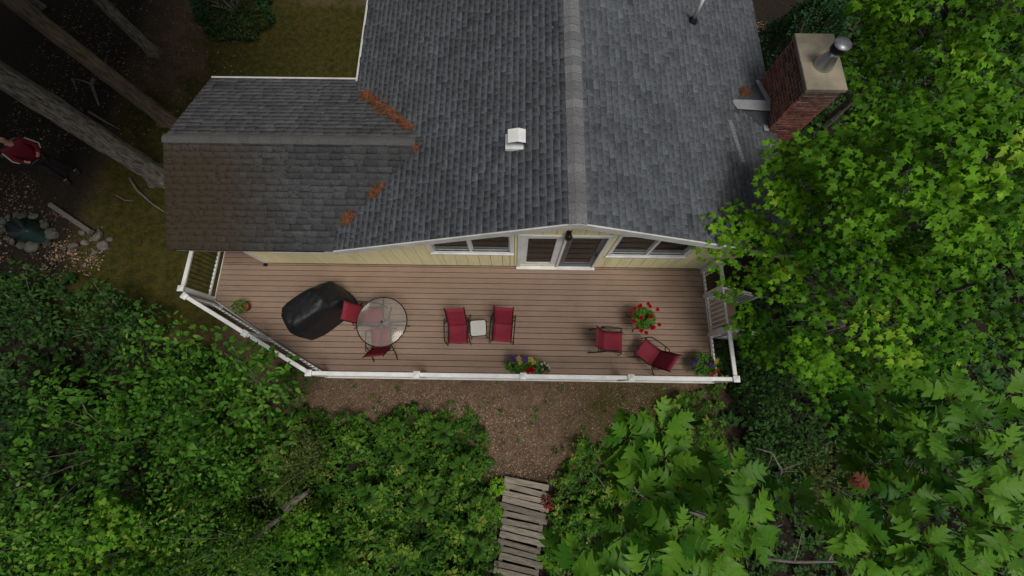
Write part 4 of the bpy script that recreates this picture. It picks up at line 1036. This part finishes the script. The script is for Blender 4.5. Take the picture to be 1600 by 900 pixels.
# oaks in the foreground: whorls of big lobed leaves at the twig ends, every leaf a part
def oak(label, base, lean, h, whorls, seed, red=(), fill=()):
    r = np.random.default_rng(seed); whorls = list(whorls)
    for (x0, x1, y0, y1, z0_, z1_, k) in fill:
        whorls += [(r.uniform(x0, x1), r.uniform(y0, y1), r.uniform(z0_, z1_), int(r.integers(8, 12)), r.uniform(.19, .24)) for _ in range(k)]; bz = float(gz(*base)) - .05
    t = thing('oak_tree', label, 'tree', (base[0], base[1], bz)); B = Vector((base[0], base[1], bz))
    top = (lean[0], lean[1], h); bend = (lean[0]*.15, lean[1]*.15, .8)
    trunk_mesh((0, 0, 0), top, .075, .02, M['bark'], 'trunk', t, bend, 1.4, 10, 16, .04, seed)
    tp = bezier((0, 0, 0), top, bend, 24)
    for k, (x, y, z, n, sz) in enumerate(whorls):
        c = Vector((x, y, z)) - B
        j = tp[max(8, min(22, int(24*(c.z - .45*math.hypot(c.x-lean[0], c.y-lean[1]) - .25)/h)))]
        MB().tube(bezier(j, c, (0, 0, -.10), 6), [.010, .009, .008, .006, .005, .004], 5).build('limb', M['bark'], t)
        MB().lathe([(.004, -.02), (.011, -.005), (.008, .012), (.002, .02)], 8).build('bud', M['oakred'], t, tuple(c))
        a = np.arange(n)*2.39996 + r.uniform(0, 6.28) ; u = (np.arange(n) + .5)/n
        pitch = .55 - 1.15*u + r.normal(0, .16, n)
        p = np.array(c)[None] + np.stack([.02*np.cos(a), .02*np.sin(a), -.10*u], 1)
        leaf_parts(OAK, frames(n, a + r.normal(0, .2, n), pitch, r.normal(0, .3, n), 1.1*sz*r.uniform(.7, 1.15, n)), p, np.clip(r.normal(.55, .22, n), 0, 1), M['oak'], t, 'oak')
    for (x, y, z, sz, az) in red:
        leaf_parts(OAK, frames(2, np.array([az, az+.5]), np.array([-.1, -.3]), np.zeros(2), np.full(2, sz)), np.array([(x, y, z)]*2) - np.array(B), np.array([.4, .8]), M['oakred'], t, 'oakred')
oak('young oak with large lobed leaves just right of the walkway', (4.9, -2.9), (-3.0, 1.7), 6.2,
    [(.92, -.32, 7.9, 11, .215), (1.16, -.25, 7.95, 11, .215), (1.18, -.45, 7.95, 10, .21), (1.62, -.53, 8.05, 11, .21), (1.55, -.78, 8.35, 12, .22), (1.36, -.95, 8.3, 10, .21),
     (1.08, -.84, 8.35, 11, .21), (.92, -.70, 8.05, 8, .20), (.36, -1.10, 8.3, 10, .22), (.78, -1.07, 8.45, 11, .22), (1.25, -.65, 7.95, 10, .2), (1.45, -1.1, 8.1, 10, .21),
     (1.05, -.55, 7.6, 9, .2), (1.75, -.95, 7.9, 9, .2), (.62, -1.15, 8.2, 8, .2), (1.2, -1.2, 7.9, 10, .21), (1.7, -.7, 7.6, 8, .2)], 31, fill=[(1.0, 1.9, -1.25, -.35, 7.0, 7.7, 9)])
oak('oak with large lobed leaves filling the bottom right corner', (8.6, -3.4), (-3.9, 2.1), 5.8,
    [(3.42, -.24, 7.8, 11, .22), (3.6, .02, 7.85, 11, .22), (3.62, -.65, 7.85, 12, .22), (2.50, -.90, 7.95, 13, .22), (3.02, -1.02, 7.95, 12, .22), (3.36, -1.2, 7.9, 11, .22),
     (3.98, -.4, 7.8, 11, .22), (3.75, -.92, 7.85, 12, .22), (3.3, -.75, 7.6, 10, .21), (2.75, -1.15, 7.7, 11, .21), (3.9, .05, 7.6, 9, .21), (3.75, -.2, 7.5, 10, .21), (3.1, -1.3, 7.75, 11, .22),
     (4.15, -.75, 7.6, 10, .21), (3.95, -1.15, 7.7, 11, .21), (3.5, -.45, 7.45, 9, .2), (4.3, -.2, 7.4, 9, .2)], 32, red=[(3.02, -.72, 7.55, .16, 2.2)], fill=[(3.3, 4.6, -.75, .1, 6.9, 7.7, 8), (2.6, 4.4, -1.55, -.8, 6.9, 7.8, 10)])

# ---------------------------------------------------------------- shrubs
def shrub(label, x, y, h, rad, m, size, n, seed, T=OVATE, nparts=0, group=None, cat='shrub', tone=(0, 1), name='shrub', nstem=6):
    r = np.random.default_rng(seed); z0 = float(gz(x, y))
    t = thing(name, label, cat, (x, y, z0), 0, group)
    P = []; A = []
    per = n//(nstem*3)
    for k in range(nstem):
        a = k*6.28/nstem + r.uniform(-.4, .4); q = rad*r.uniform(.45, .8); tip = Vector((q*math.cos(a), q*math.sin(a), h*r.uniform(.75, 1)))
        path = bezier((0.03*math.cos(a), .03*math.sin(a), -.05), tip, (-.25*q*math.cos(a), -.25*q*math.sin(a), h*.15), 6)
        MB().tube(path, [.022, .019, .015, .011, .008, .004], 5).build('stem', M['twig'], t)
        for f in (.55, .8, 1.):
            c = np.array(path[min(5, int(f*5))]) + np.array([r.uniform(-.25, .25)*rad, r.uniform(-.25, .25)*rad, r.uniform(-.2, .25)*h*.5]); rr = rad*r.uniform(.26, .44)
            b = r.uniform(0, 6.28, per); qq = np.sqrt(r.random(per))*rr*(1 + .3*np.sin(3*b + k))
            P.append(np.stack([c[0] + qq*np.cos(b), c[1] + qq*np.sin(b), np.maximum(.05, c[2] + r.normal(0, .2, per)*rr + .25*rr*(1-(qq/rr)**2))], 1)); A.append(b + r.normal(0, .9, per))
    P = np.concatenate(P); A = np.concatenate(A); k = len(P)
    F = frames(k, A, r.normal(-.25, .35, k), r.normal(0, .4, k), size*r.uniform(.5, 1.3, k))
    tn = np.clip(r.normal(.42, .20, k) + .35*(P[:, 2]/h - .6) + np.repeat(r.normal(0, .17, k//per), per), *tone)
    o = np.argsort(np.linalg.norm(P + np.array([x, y, z0]) - CAM, axis=1) + r.uniform(0, 1.5, k)); a, b = o[:nparts], o[nparts:]
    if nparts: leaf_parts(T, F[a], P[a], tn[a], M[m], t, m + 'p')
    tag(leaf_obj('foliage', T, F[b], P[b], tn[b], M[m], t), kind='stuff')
    return t
shrub('leafy green shrub whose branches reach the diagonal deck rail', -5.9, -.15, 3.1, 1.35, 'shrub', .135, 1100, 41, nparts=300)
shrub('leafy shrub below the left corner of the deck railing', -8.1, .15, 2.4, 1.5, 'shrub', .12, 1700, 42, nparts=150)
G = 'shrubs in the thicket left of the walkway'
LBS = ['green thicket shrub in front of the diagonal rail shrub', 'green thicket shrub halfway down the left, behind the rail corner shrub', 'green thicket shrub just left of the broken grey log', 'large green thicket shrub near the bottom, left of the grey logs',
       'green thicket shrub nearest the left edge, below the dark lawn shrubs', 'large green thicket shrub toward the lower left corner', 'small low green shrub at the front of the thicket nearest the bare path', 'green thicket shrub on the left edge, lower half',
       'green thicket shrub on the bottom edge, left of the ferns', 'green thicket shrub on the bottom edge, midway to the left corner', 'green thicket shrub in the very bottom left corner', 'small low green shrub beside the ferns near the bottom edge']
for k, (x, y, h, rd, n) in enumerate([(-7.0, -1.7, 2.7, 1.5, 1500), (-9.4, -1.3, 3.0, 1.7, 1700), (-6.0, -3.3, 2.2, 1.4, 1400), (-8.1, -3.3, 2.8, 1.6, 1600), (-11.2, -.4, 2.6, 1.6, 1500),
                                      (-10.4, -3.4, 3.0, 1.7, 1700), (-5.0, -1.7, 1.5, 1.0, 800), (-12.9, -2.2, 2.8, 1.7, 1500), (-7.4, -5.0, 2.4, 1.5, 1400), (-9.6, -5.2, 2.6, 1.6, 1400), (-12.4, -4.8, 2.8, 1.7, 1400), (-4.6, -3.6, 1.3, 1.0, 800)]):
    shrub(LBS[k], x, y, h*(.8 + .4*((k*7) % 5)/4), rd*(.8 + .25*((k*3) % 4)/3), ['shrub', 'shrub', 'under', 'maple2', 'shrubdark', 'shrub', 'olive', 'under'][k % 8], [.10, .125, .085, .105, .11, .09, .075, .115][k % 8], int(n*[1.5, 1.1, 2.0, 1.4, 1.4, 1.9, 2.0, 1.3][k % 8]), 50+k, group=G, T=[OVATE, OVATE, LEAFLET, MAPLE, OVATE, OVATE, LEAFLET, OVATE][k % 8])
for k, (x, y, h, rd, n) in enumerate([(-10.4, 1.7, 1.5, 1.3, 1300), (-12.6, 1.9, 1.4, 1.3, 1200), (-14.4, .9, 1.8, 1.4, 1200)]):
    shrub(['low dark shrub at the lawn edge nearest the deck corner', 'low dark shrub in front of the pale chip pile', 'low dark shrub cut by the left edge below the stone basin'][k], x, y, h, rd, 'shrubdark', .11, n, 70+k, group='dark shrubs along the left lawn')
for k, (x, y, h, rd, m_) in enumerate([(6.5, .3, 1.3, .9, 'shrubdark'), (6.6, -1.0, 1.0, 1.0, 'shrubdark'), (9.2, -.6, 1.7, 1.3, 'shrubdark'), (9.4, 1.0, 1.8, 1.3, 'shrubdark'), (6.3, 1.2, 1.2, .7, 'shrubdark'), (10.8, -.4, 1.9, 1.3, 'shrubdark'), (11.5, 5.5, 2.0, 1.5, 'shrubdark'), (8.2, 4.0, 1.8, 1.2, 'shrubdark'), (8.0, 6.5, 2.0, 1.2, 'shrubdark'), (10.2, 6.3, 2.2, 1.4, 'shrubdark')]):
    shrub(['dark shrub beside the right front deck corner', 'dark shrub just below and right of the deck corner', 'dark shrub behind the dark hollow between the oaks', 'dark shrub under the maple that leans over the stairs', 'dark shrub at the foot of the deck stairs', 'dark shrub at the right edge above the corner oak', 'dark shrub beneath the bright maple at right', 'dark shrub under the boughs beside the roof corner', 'dark shrub behind the brick chimney', 'dark shrub under the top right maple'][k], x, y, h, rd, m_, .10, 900, 80+k, group='dark shrubs under the maples')
shrub('olive green shrub between the two oaks right of the walkway', 7.7, -1.9, .9, 1.0, 'olive', .08, 1300, 95)
def dense(label, x, y, h, rad, n, seed, m='yew'):
    r = np.random.default_rng(seed); z0 = float(gz(x, y)); t = thing('evergreen_shrub', label, 'shrub', (x, y, z0))
    for k in range(7):
        a = k*.9; MB().tube([(0, 0, -.05), (.3*rad*math.cos(a), .3*rad*math.sin(a), h*.4), (.6*rad*math.cos(a), .6*rad*math.sin(a), h*.7)], [.04, .03, .01], 6).build('stem', M['twig'], t)
    v = r.normal(0, 1, (n, 3)); v[:, 2] = np.abs(v[:, 2]); v /= np.linalg.norm(v, axis=1)[:, None]
    bump = 1 + .12*np.sin(v[:, 0]*7 + seed) * np.sin(v[:, 1]*6) + .08*np.sin(v[:, 2]*11)
    p = v*np.array([rad, rad, h])*(bump*r.uniform(.78, 1, n)**.6)[:, None]
    tag(leaf_obj('foliage', LEAFLET, frames(n, np.arctan2(v[:, 1], v[:, 0]) + r.normal(0, .8, n), np.arcsin(v[:, 2])*.7 + r.normal(0, .4, n), r.normal(0, .6, n), r.uniform(.07, .14, n)), p, r.random(n), M[m], t), kind='stuff')
dense('dense dark evergreen bush between house and chimney at the top', 9.5, 11.5, 1.9, 1.1, 6000, 3)
dense('round dark evergreen bush at the top beyond the lawn', -9.9, 12.9, 1.3, 1.2, 4000, 4)

# ---------------------------------------------------------------- undergrowth, grass, litter (uncountable)
BED_L = [(-20, 2.9), (-14, 3.0), (-12.6, 2.9), (-10.3, 2.2), (-9.0, 1.3), (-8.0, .55), (-6.2, -.45), (-4.6, -.55), (-3.4, -.6), (-1.9, -.45), (-1.1, -.75), (-.75, -1.3), (-.45, -2.1), (-.25, -2.9), (-.35, -6), (-20, -8)]
BED_R = [(.95, -2.1), (1.1, -1.5), (1.9, -1.1), (2.8, -1.2), (3.6, -.6), (4.4, -.1), (5.3, .2), (5.6, 1.2), (7.0, 3.2), (7.2, 8), (8.6, 9.5), (11, 14), (20, 14), (20, -8), (.85, -8), (.95, -3.5)]
def scatter_poly(poly, n, seed):
    r = np.random.default_rng(seed); p = np.array(poly); lo = p.min(0); hi = p.max(0)
    x = r.uniform(lo[0], hi[0], n*4); y = r.uniform(lo[1], hi[1], n*4)
    k = in_poly(x + .45*vnoise(x, y, .45, 3) + r.normal(0, .06, len(x)), y + .45*vnoise(y, x, .45, 4) + r.normal(0, .06, len(x)), poly); x, y = x[k][:n], y[k][:n]
    return x, y, r
def undergrowth(poly, n, name, label, m, seed, size=.10, hmax=.55, near=None):
    x, y, r = scatter_poly(poly, n, seed)
    nn = vnoise(x, y, .42, seed+1) + .75*vnoise(x, y, .15, seed+2) + .3*vnoise(x, y, .06, seed+3); kk = r.random(len(x)) < np.clip(.72 + .9*nn, .22, 1); x, y, nn = x[kk], y[kk], nn[kk]; k = len(x)
    hh = np.clip(.36 + .75*nn, .06, 1.25)*hmax
    z = gz(x, y) + hh*r.uniform(.2, 1, k)**.7 + .02
    L_ = 6; az0 = r.uniform(0, 6.28, k)
    P = np.repeat(np.stack([x, y, z], 1), L_, 0); q = np.tile(np.arange(L_), k)
    a = np.repeat(az0, L_) + q*6.28/L_ + r.normal(0, .25, k*L_)
    s = np.repeat(r.choice([.6, .8, 1., 1.2, 1.7], k, p=[.2, .3, .25, .15, .1]), L_)*size*r.uniform(.75, 1.2, k*L_)
    P += np.stack([np.cos(a), np.sin(a), np.zeros(k*L_)], 1)*(.12*s/size*size)[:, None]
    tn = np.clip(np.repeat(r.normal(.44, .22, k) + .6*(hh/hmax-.35) + .22*vnoise(x, y, .35, seed+7), L_) + r.normal(0, .08, k*L_), 0, 1)  # low sprigs get a darker tone, painting shade into the gaps
    o = leaf_obj(name, LEAFLET, frames(k*L_, a, np.repeat(r.normal(.05, .3, k), L_) + r.normal(0, .22, k*L_), r.normal(0, .4, k*L_), s), P, tn, M[m])
    tag(o, label, 'undergrowth', kind='stuff')
undergrowth([p for p in BED_L if p[0] > -9.1] + [(-9, -8)], 15000, 'undergrowth', 'thick green leafy undergrowth left of the plank walkway', 'under', 201, .10, .75)
undergrowth([(-20, 2.9), (-14, 3.0), (-12.6, 2.9), (-10.3, 2.2), (-9.0, 1.3), (-9, -8), (-20, -8)], 6000, 'undergrowth', 'dark leafy undergrowth at the far left edge', 'shrubdark', 202, .12)
undergrowth(BED_R[:8] + [(5.6, -8), (.85, -8), (.95, -3.5)], 9500, 'undergrowth', 'green leafy undergrowth right of the plank walkway', 'under', 203, .088, .55)
undergrowth([(5.6, 1.2), (7.0, 3.2), (7.2, 6.6), (8.2, 8.0), (9.2, 10.5), (11, 14), (20, 14), (20, -8), (5.6, -8)], 15000, 'undergrowth', 'dark undergrowth on the ground beneath the right hand trees', 'shrubdark', 204, .13, .5)
undergrowth([(-5.5, -.5), (-5, .3), (4.6, .3), (2.8, -1.2), (1.0, -1.5), (-.4, -2.1), (-1.2, -.7), (-3.4, -.6)], 90, 'weeds', 'small scattered weeds on the bare path', 'under', 206, .06, .10)
# ferns as clumps in the left bed
FL = ['fern clump nearest the bare path, left of the walkway', 'broad fern clump in the middle of the left bed', 'broad fern clump level with the walkway, left bed', 'fern touching the left side of the walkway', 'fern clump above left of the walkway start', 'fern clump farthest left in the bed, by the low shrubs', 'small fern at the upper edge of the left bed below the rail', 'fern beside the lowest visible walkway planks']
def fern(x, y, rad, seed):
    r = np.random.default_rng(seed); t = thing('fern', FL[seed-300], 'fern', (x, y, float(gz(x, y))), 0, 'ferns in the left bed')
    for k in range(8):
        a = k*.785 + r.uniform(-.2, .2); L_ = rad*r.uniform(.8, 1.25); n = 30
        u = np.linspace(.12, 1, n); P = np.stack([L_*u*math.cos(a), L_*u*math.sin(a), .30 + .42*np.sin(u*2.1) - .10*u], 1)
        P = np.repeat(P, 2, 0); sd = np.tile([1, -1], n); s = np.repeat(.27*L_*np.sin(np.pi*(.12 + .86*u))**.8 + .02, 2)
        leaf_obj('frond', LEAFLET, frames(2*n, a + sd*1.05, r.normal(-.12, .1, 2*n), np.zeros(2*n), s), P, np.clip(r.normal(.42, .14, 2*n), 0, 1), M['under'], t)
for k, (x, y, rd) in enumerate([(-1.75, -.95, .30), (-2.6, -1.45, .3), (-2.1, -2.5, .3), (-.75, -2.6, .26), (-1.2, -1.7, .28), (-3.5, -2.4, .3), (-2.9, -.85, .24), (-.8, -3.5, .28)]): fern(x, y, rd, 300+k)
# yellow-green tufts by the boardwalk
for k, (x, y) in enumerate([(-.33, -2.25), (-.40, -2.9)]):
    o = thing('grass_tuft', 'yellow-green leafy tuft at the upper left corner of the walkway' if k == 0 else 'pale grassy tuft on the left side of the walkway', 'grass tuft', (x, y, 0))
    foliage(o, 120, (0, 0, .05), .17, .18, .10, M['maple'], LEAFLET, (.6, 1), 'foliage', 330+k)

def grass(poly, n, label, seed, hmin=.03, hmax=.08):
    x, y, r = scatter_poly(poly, n, seed); k = len(x)
    F = frames(k, r.uniform(0, 6.28, k), r.uniform(.2, 1.3, k), r.normal(0, .5, k), r.uniform(hmin, hmax, k))
    tag(leaf_obj('grass', BLADE, F, np.stack([x, y, gz(x, y)], 1), np.clip(r.normal(.4, .22, k) + .2*vnoise(x, y, 1., 9), 0, 1), M['grass']), label, 'grass', kind='stuff')
grass([(-13, 3.2), (-12.4, 2.9), (-9.8, 2.1), (-8.3, 1.2), (-8.2, 6), (-8.2, 9), (-4, 8), (-4, 13.5), (-11, 13), (-13, 8)], 30000, 'short sparse grass on the shady lawn left of the house', 401)
grass([(1.2, .4), (4.6, .3), (3.6, -.6), (2.8, -1.2), (1.9, -1.1), (1.2, -1.3)], 5000, 'thin brownish grass below the front rail right of the path', 402, .025, .06)
def litter(poly, n, name, label, seed, smin, smax, tone, m='chips'):
    x, y, r = scatter_poly(poly, n, seed); kk = r.random(len(x)) < .5 + .7*vnoise(x, y, .5, seed); x, y = x[kk], y[kk]; k = len(x)
    F = frames(k, r.uniform(0, 6.28, k), r.normal(0, .25, k), r.normal(0, .4, k), r.uniform(smin, smax, k))
    tag(leaf_obj(name, LEAFLET, F, np.stack([x, y, gz(x, y) + .012], 1), np.clip(r.normal(tone, .28, k), 0, 1), M[m]), label, 'leaf litter', kind='stuff')
litter([(-6.4, -.6), (-8, .6), (-5, .45), (5, .42), (4.4, -.1), (2.8, -1.2), (1.1, -1.5), (.95, -2.2), (-.5, -2.2), (-1.1, -.75), (-3.4, -.7)], 11000, 'leaf_litter', 'brown dry leaves and chips on the bare path before the deck', 411, .02, .06, .22)
litter([(-.9, -.9), (-3.3, -.5), (-4.2, -.1), (-2.4, .15), (-.4, -.1), (.35, -.5), (.75, -1.4), (.6, -2.1), (-.1, -2.1)], 3200, 'leaf_litter', 'pale wood chips scattered down the middle of the path', 412, .02, .055, .55)
litter([(-13.3, 3.9), (-11.9, 4.1), (-11.7, 3.1), (-13.1, 2.8)], 1500, 'wood_chips', 'pale chip pile beside the rocks at the left edge', 413, .04, .10, .5)
litter([(-16, 3), (-16, 7), (-13.5, 5.2), (-12, 4.6), (-12.2, 3)], 3000, 'leaf_litter', 'dark fallen leaves round the stone edged basin', 414, .04, .10, .08)
litter([(-16, 7), (-16, 14), (-10, 14), (-9, 10), (-12, 7)], 5000, 'leaf_litter', 'dark fallen leaves under the pines at upper left', 415, .05, .10, .08)
litter([(6.4, 8), (6.5, 13), (9, 13), (8.2, 9)], 3000, 'leaf_litter', 'brown dry leaves on the strip beside the right eave', 416, .04, .09, .45)

# ---------------------------------------------------------------- small things
def rock(name, label, cat, x, y, s, seed, group=None, parent=None, z=None, flat=.6, m='rock'):
    r = random.Random(seed); bm = bmesh.new(); bmesh.ops.create_icosphere(bm, subdivisions=2, radius=1)
    ks = [Vector((r.gauss(0, 1), r.gauss(0, 1), r.gauss(0, 1))) for _ in range(5)]
    for v in bm.verts:
        q = 1 + sum(.09*math.sin(k.dot(v.co)*2 + i) for i, k in enumerate(ks)); v.co = Vector((v.co.x*s*q, v.co.y*s*q*r.uniform(.72, .76), v.co.z*s*q*flat))
    me = bpy.data.meshes.new(name); bm.to_mesh(me); bm.free(); me.materials.append(M[m])
    zz = z if z is not None else float(gz(x, y)) + s*.25
    o = newobj(name, me, parent, (x, y, zz), (0, 0, r.uniform(0, 6)))
    if parent is None: tag(o, label, cat, group)
    return o
for k, (x, y, s) in enumerate([(-12.05, 4.25, .16), (-12.3, 4.05, .12), (-11.85, 4.0, .18), (-12.55, 3.95, .13), (-12.0, 3.78, .12), (-12.45, 4.35, .1), (-11.75, 4.2, .1)]):
    rock('rock', ['pale rock at the top of the small heap by the timber end', 'pale middle rock of the heap at the lawn edge', 'largest pale rock on the lawn side of the heap', 'pale rock on the basin side of the heap', 'pale rock lowest in the heap, nearest the chip pile', 'small pale rock touching the timber edging', 'small pale rock farthest out on the lawn'][k], 'rock', x, y, s, 500+k, 'pale rocks at the lawn edge')
pool = thing('garden_pool', 'small dark teal basin edged with grey stones at the left edge', 'garden pool', (-14.0, 4.35, float(gz(-14.0, 4.35))), R(-22))
MB().lathe([(.02, .03), (.5, .05), (.56, .07)], 20).build('basin', M['water'], pool).scale = (1.25, .62, 1)
for k in range(18):
    a = k*6.28/18 + random.uniform(-.12, .12); rock('stone', None, None, random.uniform(.74, .88)*math.cos(a), random.uniform(.38, .47)*math.sin(a), random.uniform(.06, .17), 520+k, parent=pool, z=.05, m='stone')
def stick(name, label, cat, pts, rad, m='logwood', forks=(), group=None):
    c = Vector(pts[0]); t = thing(name, label, cat, tuple(c), 0, group); L_ = len(pts)
    MB().tube([Vector(p) - c for p in pts], [rad*(1 - .6*i/(L_-1)) for i in range(L_)], 7).build('stick', M[m], t)
    for a, b in forks: MB().tube(bezier(Vector(a)-c, Vector(b)-c, (.03, .04, .03), 5), [rad*.5, rad*.42, rad*.34, rad*.26, rad*.15], 5).build('twig', M[m], t)
    return t
gzz = lambda x, y, d=.05: (x, y, float(gz(x, y)) + d)
t = thing('timber_edge', 'straight weathered timber edging between lawn and stone basin', 'timber', (-12.9, 4.75, float(gz(-12.9, 4.75))))
MB().beam((-.65, .42, .05), (.75, -.40, .05), .12, .12).build('beam', M['logwood'], t)
MB().beam((-.68, .40, .02), (-.60, .47, .02), .05, .2).build('stake', M['logwood'], t)
stick('dead_branch', 'forked dead branch lying between the two thick pine trunks', 'branch', [gzz(-13.6, 9.6), gzz(-13.3, 9.2, .3), gzz(-13.1, 8.6, .1)], .06, forks=[(gzz(-13.35, 9.25, .25), gzz(-14.1, 9.5, .2)), (gzz(-14.1, 9.5, .2), gzz(-14.0, 9.1, .05))])
stick('dead_branch', 'thin dead branch on the ground left of the thick pine trunk', 'branch', [gzz(-13.4, 8.4), gzz(-12.7, 8.0), gzz(-12.3, 7.8)], .04)
stick('dead_branch', 'pale twig lying on the lawn below the thick pine', 'branch', [gzz(-11.9, 5.6), gzz(-11.65, 5.45), gzz(-11.4, 5.45)], .025)
stick('dead_branch', 'curved root-like branch at the foot of the thick pine', 'branch', [gzz(-11.7, 6.2), gzz(-11.4, 5.8), gzz(-10.9, 5.4), gzz(-10.5, 5.15)], .045)
stick('log', 'broken grey log among the left undergrowth', 'log', [(-5.1, -2.55, 1.2), (-4.85, -2.35, 1.25), (-4.65, -2.22, 1.2)], .12)
stick('log', 'grey mossy log low at the bottom left of the walkway', 'log', [(-5.9, -3.25, .9), (-5.5, -2.95, 1.0), (-5.2, -2.75, .95)], .09)
stick('dead_branch', 'bare grey branch curling up beside the dark hollow between the oaks', 'branch', [(6.35, -1.75, 1.0), (6.1, -1.55, 1.5), (5.75, -1.15, 1.8), (5.35, -1.05, 1.9)], .03, forks=[((6.1, -1.55, 1.5), (6.5, -1.35, 1.7)), ((5.75, -1.15, 1.8), (5.55, -1.45, 1.9)), ((6.2, -1.65, 1.2), (6.55, -1.6, 1.4))])
stick('dead_branch', 'long bare fallen branch along the bottom edge between the oaks', 'branch', [(4.9, -3.05, 2.2), (5.6, -3.1, 2.25), (6.4, -3.1, 2.2), (7.0, -3.15, 2.2)], .035, forks=[((5.6, -3.1, 2.25), (5.75, -2.5, 2.4)), ((5.1, -3.05, 2.2), (5.0, -2.45, 2.3)), ((5.0, -2.6, 2.3), (5.4, -2.4, 2.4)), ((6.3, -3.1, 2.2), (6.5, -2.7, 2.3))])
stick('dead_branch', 'tangle of dry grey twigs left of the near oak', 'branch', [(2.6, -1.9, 3.0), (2.2, -1.6, 3.6), (1.85, -1.15, 4.2)], .018, forks=[((2.2, -1.6, 3.6), (1.5, -1.5, 3.9)), ((2.0, -1.3, 3.9), (1.6, -1.0, 4.1)), ((2.1, -1.5, 3.7), (1.9, -1.75, 4.0)), ((1.6, -1.5, 3.8), (1.3, -1.2, 3.9))])
stick('dead_branch', 'bare twigs poking out of the maple beside the roof corner', 'branch', [(6.6, 3.3, 3.6), (5.9, 3.05, 3.85), (5.2, 3.0, 3.95)], .018, forks=[((5.9, 3.05, 3.85), (5.0, 3.25, 3.9)), ((6.3, 3.2, 3.7), (5.6, 2.7, 3.8))])
stick('tree_stump', 'charred dark stump beside pale rocks seen through the right maples', 'stump', [gzz(13.9, 7.2, 0), gzz(14.0, 7.15, .5), gzz(14.0, 7.1, .8)], .3, 'joist')
rock('rock', 'flat pale rock beside the dark stump at the right edge', 'rock', 14.7, 6.8, .35, 601, z=.2)
# red leaved plant on the walkway edge
t = thing('red_plant', 'small dark red leafy plant with red bloom at the right walkway edge', 'plant', (.93, -2.62, .0))
foliage(t, 70, (0, .04, .12), .13, .18, .07, M['oakred'], OVATE, (0, .5), seed=610); bloom(t, (.03, -.08, .26), .05, M['f_red'], 26, .045, 611)
# ---------------------------------------------------------------- person
def skinned(name, verts, edges, rad, m, parent, sub=2, root=0):
    me = bpy.data.meshes.new(name); me.from_pydata(verts, edges, []); me.materials.append(m)
    o = newobj(name, me, parent)
    md = o.modifiers.new('skin', 'SKIN'); md.use_smooth_shade = True
    for i, r_ in enumerate(rad):
        sv = me.skin_vertices[0].data[i]; sv.radius = (r_, r_) if not isinstance(r_, tuple) else r_; sv.use_root = (i == root)
    s_ = o.modifiers.new('sub', 'SUBSURF'); s_.levels = sub; s_.render_levels = sub
    return o
px, py = -13.3, 6.2
p = thing('person', 'person in red jacket and dark trousers standing on the lawn at left edge', 'person', (px, py, float(gz(px, py))), R(-40))
p.scale = (1.07, 1.07, 1.07)
# local +X = facing
V = [(0, 0, .95), (0, 0, 1.12), (.0, 0, 1.35), (0, 0, 1.48), (.02, 0, 1.58), (.03, 0, 1.68), (.02, 0, 1.76),
     (0, .19, 1.43), (.06, .27, 1.18), (.26, .16, 1.12), (.34, .10, 1.14), (0, -.19, 1.43), (.06, -.27, 1.18), (.26, -.16, 1.12), (.34, -.10, 1.14),
     (0, .10, .90), (.03, .13, .50), (-.03, .15, .09), (.10, .16, .04), (0, -.10, .90), (.05, -.16, .50), (.04, -.20, .09), (.17, -.21, .04)]
E_ = [(0, 1), (1, 2), (2, 3), (3, 4), (4, 5), (5, 6), (2, 7), (7, 8), (8, 9), (9, 10), (2, 11), (11, 12), (12, 13), (13, 14), (0, 15), (15, 16), (16, 17), (17, 18), (0, 19), (19, 20), (20, 21), (21, 22)]
Rr = [.13, .12, .13, .055, .06, .085, .06, .06, .045, .035, .035, .06, .045, .035, .035, .085, .06, .045, .04, .085, .06, .045, .04]
body = skinned('body', V, E_, Rr, M['skin'], p)
skinned('jacket', [(0, 0, .84), (0, 0, 1.05), (0, 0, 1.34), (0, 0, 1.49), (0, .21, 1.44), (.06, .29, 1.17), (.26, .17, 1.11), (0, -.21, 1.44), (.06, -.29, 1.17), (.26, -.17, 1.11)],
        [(0, 1), (1, 2), (2, 3), (2, 4), (4, 5), (5, 6), (2, 7), (7, 8), (8, 9)], [(.165, .20), (.155, .19), (.16, .19), .075, .085, .068, .055, .085, .068, .055], M['jacket'], p)
skinned('trousers', [(0, 0, .92), (0, .10, .86), (.03, .13, .50), (-.03, .15, .10), (0, -.10, .86), (.05, -.16, .50), (.04, -.20, .10)], [(0, 1), (1, 2), (2, 3), (0, 4), (4, 5), (5, 6)], [.135, .10, .08, .065, .10, .08, .065], M['trousers'], p)
for s in (1, -1): skinned('shoe', [(-.09, .15, .06), (.02, .155, .06), (.15, .165, .045)] if s > 0 else [(-.02, -.20, .06), (.09, -.205, .06), (.22, -.215, .045)], [(0, 1), (1, 2)], [.065, .065, .055], M['trousers'], p, 1)
skinned('hair', [(-.03, 0, 1.64), (-.015, 0, 1.72), (.01, 0, 1.79)], [(0, 1), (1, 2)], [.085, .10, .075], M['hair'], p)
for s in (-1, 1): MB().tube([(.02, s*.30, 1.42), (.06, s*.365, 1.18), (.16, s*.30, 1.13)], .018, 6).build('sleeve_stripe', M['stripe'], p)
MB().tube([(-.165, -.14, 1.40), (-.175, 0, 1.42), (-.165, .14, 1.40)], .018, 6).build('collar_stripe', M['stripe'], p)
rc = MB(); rc.box(.36, .44, -.09, .09, 1.10, 1.15, .01); rc.build('hand_controller', M['black'], p)
